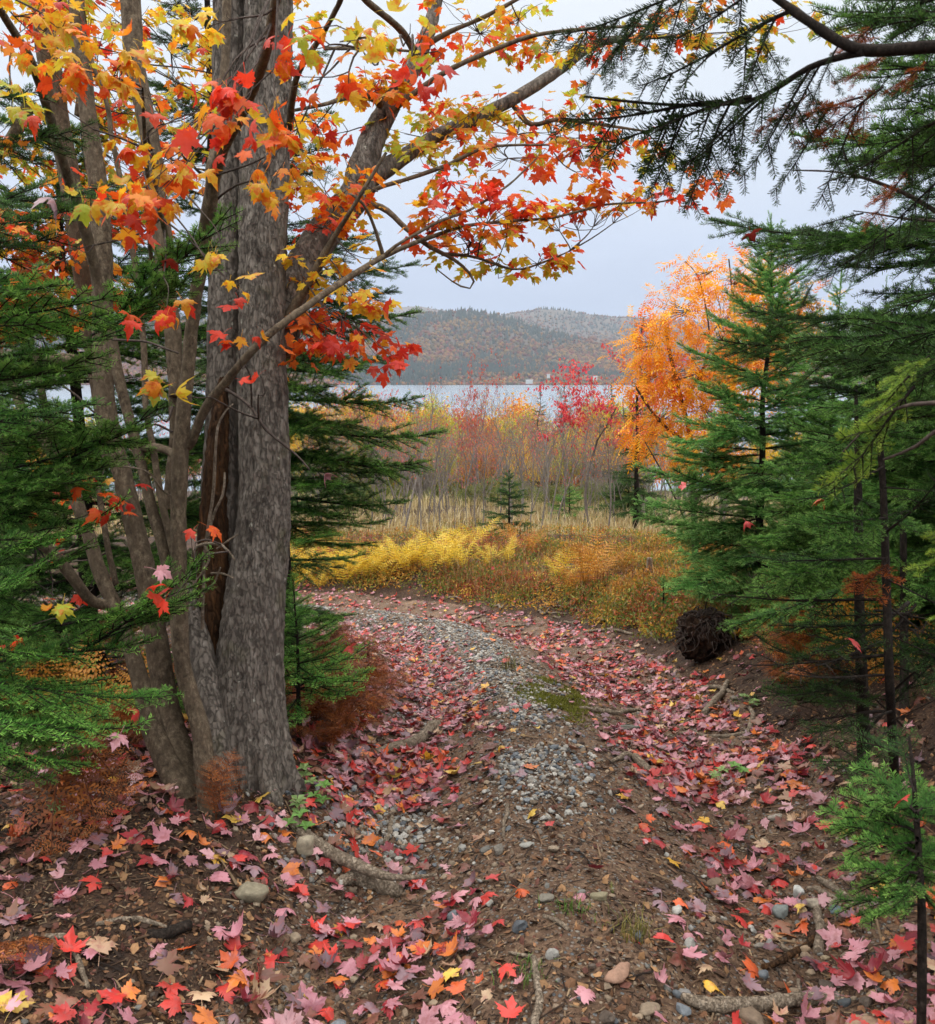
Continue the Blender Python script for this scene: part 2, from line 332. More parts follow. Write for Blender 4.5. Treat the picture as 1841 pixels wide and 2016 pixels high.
HB = hill('hills', [(-1500, 690), (600, 690), (900, 660), (960, 632), (1000, 616), (1040, 612), (1090, 614), (1150, 621), (1230, 627), (1300, 632), (1500, 640), (3000, 600)], 3400, 5400, 5800, 17)
HC = hill('hills', [(-1500, 640), (500, 640), (640, 632), (720, 614), (760, 604), (830, 604), (900, 614), (960, 640), (1100, 680), (2500, 700)], 3300, 6200, 6600, 29, -4500, 4500)
def ico(sub=1):
    import bmesh
    b = bmesh.new(); bmesh.ops.create_icosphere(b, subdivisions=sub, radius=1); V = np.array([v.co[:] for v in b.verts]); F = np.array([[v.index for v in f.verts] for f in b.faces]); b.free(); return V, F
ICO1, ICO2, ICO3 = ico(1), ico(2), ico(3)
CONE = (np.array([(math.cos(k*PI/3), math.sin(k*PI/3), -.6) for k in range(6)]+[(0, 0, 1.6)]), np.array([[k, (k+1) % 6, 6] for k in range(6)]))
pal_h = np.array([S(c) for c in ('#96582c', '#a06830', '#984a32', '#7e6632', '#a47438', '#66592e', '#84402f', '#a8803e')])
def forest(X, Y, Z, n, seed, label):
    r = np.random.default_rng(seed); i = r.integers(0, X.shape[0]*50//60, n); i = (i*r.uniform(.55, 1, n)).astype(int); j = r.integers(40, X.shape[1]-40, n)
    jx, jy = r.uniform(-.6, .6, n), r.uniform(-.6, .6, n)
    i2 = np.clip(i+1, 0, X.shape[0]-1); j2 = np.clip(j+1, 0, X.shape[1]-1)
    x = X[i, j]+jx*(X[i, j2]-X[i, j]); y = Y[i, j]+jy*(Y[i2, j]-Y[i, j]); z = Z[i, j]+jx*(Z[i, j2]-Z[i, j])+jy*(Z[i2, j]-Z[i, j])
    h = i/X.shape[0]; patch = n2(x, y, .004, 3, 77)
    con = r.random(n) < np.clip(.18+1.25*patch+.30*np.exp(-((h-.12)/.1)**2)-.25*sstep(.6,.9,h), .02, .85)
    m = MB(); s = r.uniform(4.5, 8, n); mt = lambda q, a: np.stack([np.eye(3)*(np.array([w, w, w*a])[None]) for w in s[q]]) if q.any() else np.zeros((0, 3, 3))
    T = np.stack([x, y, z+4], -1)
    # low shore trees are brighter
    c = pal_h[np.clip(((n2(x, y, .0065, 3, 88)+.7)*5.5+r.normal(0, 1.5, n)).astype(int), 0, 7)]*r.uniform(.28, .62, (n, 1))*(1+.12*np.exp(-(h/.12)**2))[:, None]
    m.inst(ICO1, mt(~con, .9), T[~con], c[~con])
    g = np.array(S('#26332a'))*r.uniform(.6, 1.2, (n, 1)); m.inst(CONE, mt(con, 1.3)*np.array([.75, .75, 1]), T[con], g[con])
    tag(m.build('far_forest', M_DEBRISFAR), 'autumn forest mass covering the slopes across the lake', 'forest', kind='stuff')
M_DEBRISFAR = leaf_mat('far_canopy', trans=.1, rough=.9, spec=.05)
for H_, n_, sd_ in ((HA, 38000, 1), (HB, 26000, 2), (HC, 9000, 3)): forest(*H_, n_, sd_, '')
# the air: even pale haze round everything
mhz, t, o = new_mat('haze_air'); pv = N(t, 'ShaderNodeVolumePrincipled'); pv.inputs['Color'].default_value = (.76, .86, 1, 1); pv.inputs['Density'].default_value = .000085; pv.inputs['Anisotropy'].default_value = .0; t.links.new(pv.outputs[0], o.inputs['Volume'])
m = MB(); a, b, c, d, e, f = -7000, 7000, -80, 7200, -65, 470
m.add([(a, c, e), (b, c, e), (b, d, e), (a, d, e), (a, c, f), (b, c, f), (b, d, f), (a, d, f)], [[3, 2, 1, 0], [4, 5, 6, 7], [0, 1, 5, 4], [1, 2, 6, 5], [2, 3, 7, 6], [3, 0, 4, 7]])
HAZE = tag(m.build('haze', mhz, smooth=False), 'pale blue damp haze fading the far hills', 'haze', kind='stuff')
# houses and a light mast on the far shore
def small_house(px, py, Y, w, d, h, label):
    P = at(px, py, Y); t = thing('house', label, 'house', P)
    m = MB(); m.add([(-w, -d, -6), (w, -d, -6), (w, d, -6), (-w, d, -6), (-w, -d, h), (w, -d, h), (w, d, h), (-w, d, h), (-w, 0, h*1.6), (w, 0, h*1.6)], [[0, 1, 5, 4], [1, 2, 6, 5], [2, 3, 7, 6], [3, 0, 4, 7]], 0, S('#b5b5b2'))
    m.add([(-w, -d, h), (-w, d, h), (-w, 0, h*1.6), (w, -d, h), (w, 0, h*1.6), (w, d, h)], [[0, 2, 1], [3, 5, 4]], 0, S('#b5b5b2')); m.build('wall', M_DEBRIS, t, False)
    m = MB(); q = .8; m.add([(-w-q, -d-q, h-.4), (w+q, -d-q, h-.4), (w+q, 0, h*1.6+.3), (-w-q, 0, h*1.6+.3), (w+q, d+q, h-.4), (-w-q, d+q, h-.4)], [[0, 1, 2, 3], [3, 2, 4, 5]], 0, S('#8b8d90')); m.build('roof', M_DEBRIS, t, False)
small_house(1042, 751, 2495, 9, 5, 3, 'long low white house at the lake edge under the hills')
small_house(1080, 740, 2520, 4, 3, 3, 'small white cottage set above the long low house')
small_house(1172, 744, 2500, 5, 4, 3, 'white house by the water beyond the bright red sapling')
# ------------------------------------------------------------------ leaf templates
HALF = [(.15, -.05), (.40, -.08), (.34, .05), (.46, .12), (.40, .20), (.62, .30), (.58, .40), (.78, .60), (.52, .56), (.43, .64), (.22, .50), (.24, .64), (.31, .76), (.18, .82)]
def maple_leaf(seed, curl=.25, fold=.2, rings=2, petiole=True, torn=0.0):
    r = np.random.default_rng(seed)
    L = [(0, 0)]+HALF+[(0, 1.08)]+[(-x, y) for x, y in HALF[::-1]]
    o = np.array(L)*np.array([1, 1]); o[:, 0] *= r.uniform(.9, 1.1); o[1:] += r.normal(0, .018, o[1:].shape); c = np.array([0, .28]); n = len(o)
    if torn: i0 = r.integers(3, n-6); k_ = r.integers(3, 8); o[i0:i0+k_] = c+(o[i0:i0+k_]-c)*r.uniform(1-torn, .75, (len(o[i0:i0+k_]), 1))
    V = [c[None]]+[c+(o-c)*(k+1)/rings for k in range(rings)]; V = np.concatenate(V); F = []
    for k in range(n):
        b = (k+1) % n; F.append([0, 1+k, 1+b])
        for q in range(rings-1):
            i = 1+q*n; F += [[i+k, i+n+k, i+n+b], [i+k, i+n+b, i+b]]
    x, y = V[:, 0], V[:, 1]; a = r.uniform(-1, 1, 6)
    z = fold*np.abs(x)-curl*((x**2)*(1+.5*a[0])+(y-.3)**2*(.8+.5*a[1]))+.10*a[2]*np.sin(5*x+3*a[3])*(y)+.09*a[4]*np.sin(6*y+3*a[5])
    V = np.stack([x, y, z], -1)
    if petiole:
        p = np.array([(0, 0, 0), (.01, -.25, .05), (.03, -.5, .04), (.05, -.72, -.02)])+np.array([[0, 0, z[1]]]); w = np.array([[.012, 0, 0]]); k = len(V)
        V = np.concatenate([V, p-w, p+w])
        for q in range(3): F += [[k+q, k+4+q, k+5+q], [k+q, k+5+q, k+1+q]]
    return V, np.array(F)
LEAF_NEAR = [maple_leaf(i, curl=(.15, .4, .7, .9, -.5, 1.1, .5, .8)[i % 8], fold=(.15, .4, .0, .45, .25, -.3)[i % 6], rings=3, torn=(0, 0, .6, 0, .5, 0, .75, 0)[i]) for i in range(8)]
LEAF_FAR = [maple_leaf(20+i, curl=.3*(i % 3), fold=.2, rings=1, petiole=(i % 2 == 0)) for i in range(5)]
def rand_basis(Y, r, roll=1.2, up=None):
    """basis columns (x,y,z): y along Y, z near up"""
    n = len(Y); Y = unit(Y); u = np.array([[0, 0, 1.0]])+np.zeros((n, 3)) if up is None else up
    X = unit(np.cross(Y, u)); Z = np.cross(X, Y); a = r.normal(0, roll, n)[:, None]
    X2 = X*np.cos(a)+Z*np.sin(a); Z2 = np.cross(X2, Y); return np.stack([X2, Y, Z2], -1)
PALS = {
 'yg': [('#c9c03a', 4), ('#abb53a', 3.5), ('#dcc034', 2.5), ('#e8962c', .8), ('#d94a28', .5)],
 'y': [('#ecca36', 4), ('#e0b430', 3), ('#d2c63e', 2.4), ('#e28a2a', 1)],
 'yo': [('#e0b02c', 3), ('#e58c29', 3), ('#e0601f', 2), ('#cfae30', 2), ('#d1401f', 1)],
 'or': [('#e5762a', 4), ('#de5223', 3), ('#e5a02c', 2.5), ('#c93a22', 1.5)],
 'red': [('#e2432a', 4), ('#c93428', 2.2), ('#ea6826', 2.5), ('#d5503f', 2), ('#e9a42c', 1.4)],
 'mix': [('#e04a22', 2.6), ('#ea7a28', 3), ('#e4b430', 3.6), ('#c2ba3a', 3.2), ('#c9362a', .8)]}
def pick(pal, n, r, k=1.0):
    p = PALS[pal]; w = np.array([x[1] for x in p], float); c = np.array([S(x[0]) for x in p])
    return c[r.choice(len(p), n, p=w/w.sum())]*r.uniform(.8, 1.12, (n, 1))*k
# ------------------------------------------------------------------ fir branch templates
def fir_template(L, seed, nl=.021, nw=.0023, sp=.0036, bare=.10, droop=.10, ang=50, sidelen=.42, green=('#1f4526', '#2f6a34'), tipc='#4a8a44', gap=.034, woodc=None, sparse=1.0, hang=0.0, flat=0.0):
    r = np.random.default_rng(seed); m = MB(); polys = []
    n = 14; t = np.linspace(0, 1, n)
    main = np.stack([L*t, .03*L*np.sin(t*PI*1.3+r.uniform(0, 3))*t, -droop*L*t**1.5+.10*L*t**4], -1); polys.append((main, 1.0, .006*L/.9+.002, 0))
    Tm = unit(np.gradient(main, axis=0)); s = bare; side = 1
    def at_t(tt): return np.array([np.interp(tt, t, main[:, k]) for k in range(3)]), unit(np.array([np.interp(tt, t, Tm[:, k]) for k in range(3)]))
    while s < .985:
        for sg in ((side, -side) if r.random() < .55 else (side,)):
            if r.random() > sparse: continue
            p, d = at_t(s); ls = sidelen*L*(1-s)**.75*r.uniform(.6, 1.12)*min(1, (s-bare)*5+.35)+.025
            a = math.radians(ang+r.normal(0, 7)); up = np.array([0, 0, 1.0]); sv = unit(np.cross(up, d))*sg
            dd = unit(d*math.cos(a)+sv*math.sin(a)+up*r.normal(.02-hang, .24-.15*flat)); k = max(4, int(ls/.03)); tt = np.linspace(0, 1, k)[:, None]
            q = p+dd*ls*tt+d*ls*.15*tt**2-up*ls*(.10+hang)*tt**1.6; polys.append((q, .9, .0022+.004*ls, 1))
            if ls > .08:
                u = .22; s2 = 1
                while u < .93:
                    l2 = ls*.42*(1-u)*r.uniform(.6, 1.1)+.018; pp = p+dd*ls*u+d*ls*.15*u*u-up*ls*(.10+hang)*u**1.6
                    sv2 = unit(np.cross(up, dd))*s2; d2 = unit(dd*.62+sv2*.76+up*r.normal(.03-hang*.6, .28-.18*flat)); w = np.linspace(0, 1, 3)[:, None]
                    polys.append((pp+d2*l2*w-up*l2*(.08+hang*.5)*w**1.6, .8, .0015, 2)); s2 = -s2; u += .026/ls
        side = -side; s += gap/L*r.uniform(.7, 1.3)
    g0, g1_ = np.array(S(green[0])), np.array(S(green[1])); tc_ = np.array(S(tipc))
    for q, sc, rad, lv in polys:
        tube(m, q if lv else main, np.linspace(rad, max(.0009, rad*.25), len(q)), 5 if lv == 0 else 3, 1, (1, 1, 1) if woodc is None else woodc, cap=False)
        seg = np.linalg.norm(np.diff(q, axis=0), axis=1); Lq = seg.sum(); k = max(3, int(Lq/sp)); u = np.linspace(.02 if lv else bare*.8, 1, k)
        cum = np.concatenate([[0], np.cumsum(seg)])/Lq; B = np.stack([np.interp(u, cum, q[:, j]) for j in range(3)], -1); Tq = unit(np.gradient(q, axis=0)); T = unit(np.stack([np.interp(u, cum, Tq[:, j]) for j in range(3)], -1))
        sv = unit(np.cross(np.array([[0, 0, 1.0]]), T)); uv = np.cross(T, sv)
        for sg in ((1, -1) if flat else (1, -1, 0)):
            kk = len(B); e = r.normal(.22, .4, kk)[:, None] if sg else r.uniform(.5, .9, (kk, 1)); D = unit(T*r.uniform(.35, .75, (kk, 1))+sv*(sg*.85 if sg else r.normal(0, .35, (kk, 1)))+uv*e+r.normal(0, .08, (kk, 3)))
            l = nl*sc*r.uniform(.75, 1.1, kk)*np.where(u > .93, .75, 1); W = unit(np.cross(D, uv+sv*r.normal(0, .4, (kk, 1))))*nw*.5
            M_ = B+D*(l*.55)[:, None]; E = B+D*l[:, None]; V = np.stack([B, M_+W, E, M_-W], 1).reshape(-1, 3)
            F = np.arange(kk*4).reshape(-1, 4); base = g0+(g1_-g0)*r.random((kk, 1)); tip = np.clip((u-.35)*1.7*(.35+.65*(lv > 0)), 0, .95)[:, None]*(.25+.75*r.random()); base = base*(.75 if lv == 0 else 1)
            m.add(V, F, 0, np.repeat(base*(1-tip)+tc_*tip, 4, 0))
    return m.mesh('fir_branch', [M_NEEDLE, M_FIRBARK], False)
_FT = {}
KINDS_FIR = {
 'fir': dict(green=('#365c25', '#4f7c35'), tipc='#8cb456'),
 'lit': dict(green=('#3c6e2a', '#5a903c'), tipc='#9ccc60', droop=.06, flat=1.0, gap=.044, nl=.024, nw=.0027, sp=.0040),
 'blue': dict(green=('#3e6e30', '#5e9446'), tipc='#a2cc72', droop=.02, ang=46),
 'dark': dict(green=('#2d4a24', '#42602e'), tipc='#6a8c48', droop=.14, hang=.06),
 'hang': dict(green=('#28391f', '#3a4e2a'), tipc='#465c34', droop=.22, hang=.35, nl=.022, sp=.0038, sparse=.9, gap=.042, nw=.0025),
 'thin': dict(green=('#223d20', '#3a5427'), tipc='#4a6a30', sparse=.55, bare=.3, sp=.006, droop=.12),
 'dead': dict(green=('#70381a', '#984e22'), tipc='#a85c28', sparse=.9, sp=.004, nl=.024, droop=.15),
 'young': dict(green=('#5d7d2a', '#7c9636'), tipc='#a8ba4a', droop=.12, nl=.024),
 'bare': dict(green=('#3a3020', '#4a3c28'), tipc='#4a3c28', sparse=.5, sp=.09, bare=.25, droop=.18, gap=.05)}
def fir_mesh(kind, L):
    sizes = (.28, .5, .8, 1.15); b = min(sizes, key=lambda q: abs(math.log(q/L))); v = int(rng.integers(0, 2)); k = (kind, b, v)
    if k not in _FT: _FT[k] = fir_template(b, hash((b, v)) % 9999+len(_FT)*7, **KINDS_FIR[kind])
    return _FT[k], b
def fir_branch(parent, A, B, kind='fir', roll=0.0, name='branch', thick=1.0):
    """one branch reaching from A to B (world points); a child of its tree"""
    A = np.asarray(A, float); B = np.asarray(B, float); d = B-A; L = np.linalg.norm(d); me, b = fir_mesh(kind, L); s = L/b
    x = d/L; y = np.cross([0, 0, 1.0], x); y = y/max(np.linalg.norm(y), 1e-6); z = np.cross(x, y); c, q = math.cos(roll), math.sin(roll)
    y, z = y*c+z*q, z*c-y*q; M = Matrix(((x[0]*s, y[0]*s*thick, z[0]*s, A[0]), (x[1]*s, y[1]*s*thick, z[1]*s, A[1]), (x[2]*s, y[2]*s*thick, z[2]*s, A[2]), (0, 0, 0, 1)))
    o = put(name, me, parent); o.matrix_local = Matrix.Translation(-Vector(parent.location)) @ M; return o
def rel(parent, P): return np.asarray(P)-np.array(parent.location)
def trunk_of(parent, P, R, mat, sides=10, name='trunk', amp=.10, disp=None):
    m = MB(); n = max(12, int(np.linalg.norm(np.asarray(P[-1])-np.asarray(P[0]))/.06)); Q = resample(np.concatenate([np.asarray(P, float), np.asarray(R, float)[:, None]], 1), n)
    Q[:, :3] = rel(parent, Q[:, :3]); loc = np.array(parent.location)
    if disp is None: disp = lambda V, RR, th, z: RR*amp*fbm((V+loc)*np.array([14, 14, 5]), 2, 5)
    tube(m, Q[:, :3], np.maximum(Q[:, 3], .0012), sides, 0, (1, 1, 1), disp)
    return m.build(name, mat, parent)
def fir_tree(label, base, H, R, kind='fir', whorls=12, per=5, lean=(0, 0), r0=None, z0=.12, shape=.9, up=(-.12, .55), seed=0, cat='fir tree', group=None, name='fir_tree', leader=True, thick=1.0, skip=None, lowkind=None, lower=0.0):
    r = np.random.default_rng(seed+100); t = thing(name, label, cat, base, group); base = np.asarray(base, float); r0 = r0 or .012*H+.008
    hs = np.linspace(0, 1, 10)[:, None]; P = base+np.concatenate([lean[0]*hs, lean[1]*hs, hs*H], 1)+np.concatenate([r.normal(0, .006*H, (10, 2)), np.zeros((10, 1))], 1)*hs; P[0, 2] -= .08
    trunk_of(t, P, (1-hs[:, 0])*r0+.0025, M_FIRBARK, 9)
    f = lambda h: np.array([np.interp(h, hs[:, 0], P[:, k]) for k in range(3)])
    for w in range(whorls):
        h = z0+(1-z0)*(w/(whorls-1))**.9*.97; a0 = r.uniform(0, 6.28); n = max(3, int(round(per*(1 if h < .9 else .7))))
        for k in range(n):
            hh = min(.985, h+r.normal(0, .25/whorls)); prof = (1-hh)**shape*(1 if hh > lower+.08 else .6+.4*max(0, (hh-z0))/(lower+.08-z0+1e-6)); L = max(.07, R*prof*r.uniform(.75, 1.15)); az = a0+k*2*PI/n+r.normal(0, .25)
            el = up[0]+(up[1]-up[0])*hh**1.6+r.normal(0, .09); d = np.array([math.cos(az)*math.cos(el), math.sin(az)*math.cos(el), math.sin(el)]); A = f(hh)
            if skip and skip(A+d*L, A): continue
            kk = kind if not (lowkind and hh < .3 and r.random() < .7) else lowkind
            fir_branch(t, A, A+d*L, kk, r.normal(0, .2), thick=thick)
    if leader: fir_branch(t, f(.93), f(1.0)+np.array([lean[0]*.05, lean[1]*.05, .03*H]), kind, r.uniform(0, 3), thick=.25)
    return t
# ------------------------------------------------------------------ the two maples
BA = g1(500, 1602); BB = g1(385, 1612)
big = thing('maple_tree', 'big grey maple trunk with a heavy limb reaching over the track', 'maple tree', BA)
multi = thing('maple_tree', 'many-stemmed maple of slender grey stems crowded beside the big trunk', 'maple tree', BB)
SKEL = {id(big): [], id(multi): []}
def bark_disp(amp, fl=None, lobes=5, ph=0.0, zb=0.0, knots=()):
    def f(V, RR, th, z, _a=amp):
        Q = V; a = fbm(Q*np.array([13, 13, 3.2]), 3, 5); b = 1-np.abs(fbm(Q*np.array([42, 42, 11]), 3, 9)); c = fbm(Q*np.array([95, 95, 40]), 2, 15)
        d = RR*.05*a+_a*(.8*b-.5)+_a*.35*c
        if fl:
            h = np.clip(z-zb, 0, 9); d = d+RR*fl*np.exp(-h/.10)*(.45+.55*np.cos(lobes*th+ph+2*a))+RR*fl*.25*np.exp(-h/.45)*(1+np.cos(lobes*.5*th+ph))*.5
        return d
    return f
def limb(tree, pts, name='branch', mat=None, sides=10, amp=.002, n=None, fl=None, zb=0, lobes=5, ph=0, wob=0.0):
    P, R = pxpath(pts); Q = resample(np.concatenate([P, R[:, None]], 1), n or max(10, int(np.linalg.norm(np.diff(P, axis=0), axis=1).sum()/.012 if sides > 30 else np.linalg.norm(np.diff(P, axis=0), axis=1).sum()/.035)))
    if wob: Q[:, :3] += wob*np.stack([fbm(Q[:, :3]*6+k*9.1, 2, k) for k in range(3)], -1)
    m = MB(); lo = np.array(tree.location); dd = bark_disp(amp, fl, lobes, ph, zb)
    tube(m, Q[:, :3]-lo, np.maximum(Q[:, 3], .001), sides, 0, (1, 1, 1), lambda V, RR, th, z: dd(V+lo, RR, th, z+lo[2]))
    SKEL[id(tree)].append(Q[:, :3]); return m.build(name, mat or M_BARK2, tree)
zA = BA[2]
# the big maple: two fused trunks, the limb, forks
limb(big, [(500, 1640, 3.22, 84), (497, 1560, 3.27, 68), (492, 1440, 3.3, 66), (489, 1330, 3.33, 64), (500, 1200, 3.36, 60), (518, 1050, 3.4, 52), (521, 960, 3.42, 48), (518, 800, 3.46, 46), (515, 663, 3.5, 44), (517, 480, 3.54, 45), (520, 330, 3.58, 48), (524, 200, 3.62, 46), (528, 60, 3.66, 46), (533, -120, 3.7, 44)], 'trunk', M_BARK, 130, .0095, 460, .42, zA, 5, .6)
limb(big, [(455, 1560, 3.42, 45), (440, 1400, 3.46, 50), (440, 1200, 3.5, 52), (441, 1000, 3.52, 44), (443, 860, 3.54, 38), (445, 663, 3.56, 35), (448, 480, 3.6, 32), (450, 330, 3.64, 30), (452, 150, 3.7, 32), (453, -100, 3.75, 31)], 'trunk', M_BARK, 80, .009, 340)
limb(big, [(428, 1430, 3.36, 20), (422, 1240, 3.38, 30), (420, 1100, 3.42, 30), (424, 960, 3.44, 24), (432, 840, 3.46, 18), (440, 740, 3.5, 10)], 'dead_wood', M_ROT, 40, .012, 160)
limb(big, [(540, 690, 3.6, 42), (580, 560, 3.7, 36), (640, 455, 3.85, 33), (700, 385, 3.95, 31), (712, 340, 4.0, 31), (735, 270, 4.05, 24), (775, 195, 4.12, 20), (820, 120, 4.2, 16), (850, 40, 4.28, 13), (870, -60, 4.35, 11)], 'limb', M_BARK, 44, .005, 200)
limb(big, [(715, 355, 4.0, 24), (790, 312, 4.1, 16), (850, 272, 4.2, 13), (930, 235, 4.35, 13), (1010, 195, 4.5, 12), (1090, 145, 4.65, 11), (1170, 88, 4.8, 9), (1240, 75, 4.9, 6), (1340, 70, 5.0, 4)], 'limb', M_BARK, 24, .003)
limb(big, [(752, 232, 4.08, 9), (800, 195, 4.05, 6), (880, 140, 4.0, 5), (980, 95, 4.0, 4.5), (1060, 68, 4.0, 4), (1180, 55, 4.05, 3), (1300, 50, 4.1, 2)])
limb(big, [(748, 205, 4.05, 9), (735, 192, 4.0, 8), (690, 190, 3.9, 6), (640, 205, 3.8, 4), (575, 218, 3.75, 3)])
limb(big, [(1010, 205, 4.5, 6), (1045, 245, 4.45, 5), (1100, 235, 4.4, 4), (1180, 245, 4.4, 3), (1270, 258, 4.4, 2)])
limb(big, [(820, 110, 4.2, 8), (790, 60, 4.0, 7), (720, 0, 3.7, 7), (690, -40, 3.6, 7)])
limb(big, [(830, 95, 4.2, 7), (880, 65, 4.2, 5), (960, 30, 4.2, 4), (1050, -20, 4.2, 4)])
limb(big, [(700, 400, 3.95, 9), (740, 372, 3.9, 5), (810, 350, 3.9, 4), (880, 325, 3.95, 4), (960, 290, 4.0, 3), (1080, 285, 4.1, 2)])
limb(big, [(700, 395, 3.95, 8), (755, 410, 3.85, 6), (800, 450, 3.8, 5), (845, 485, 3.8, 4.5), (895, 512, 3.8, 3.5), (930, 545, 3.8, 2.5), (928, 567, 3.8, 2), (900, 560, 3.8, 1.6), (860, 530, 3.8, 1.2)])
limb(big, [(870, 500, 3.8, 4), (930, 505, 3.85, 2.6), (1010, 530, 3.9, 2.2), (1060, 520, 3.95, 1.8), (1120, 495, 4, 1.2)])
limb(big, [(560, 640, 3.55, 12), (650, 480, 3.5, 6), (700, 400, 3.4, 4), (760, 300, 3.4, 3)])
limb(big, [(570, 250, 3.6, 8), (585, 150, 3.3, 6), (640, 60, 2.9, 5), (680, -20, 2.6, 5)])
limb(big, [(640, 95, 2.9, 4), (720, 95, 2.5, 3.4), (800, 100, 2.4, 2.5), (840, 105, 2.4, 1.6)])
# roots of the big maple
limb(big, [(560, 1600, 3.2, 20), (585, 1632, 3.05, 14), (640, 1672, 2.92, 13), (700, 1702, 2.83, 12), (750, 1722, 2.78, 9), (800, 1728, 2.77, 5), (860, 1722, 2.8, 3)], 'root', M_STICK, 20, .003)
limb(big, [(420, 1500, 3.2, 30), (400, 1585, 3.12, 26), (385, 1640, 3.05, 20)], 'root', M_BARK, 30, .005)
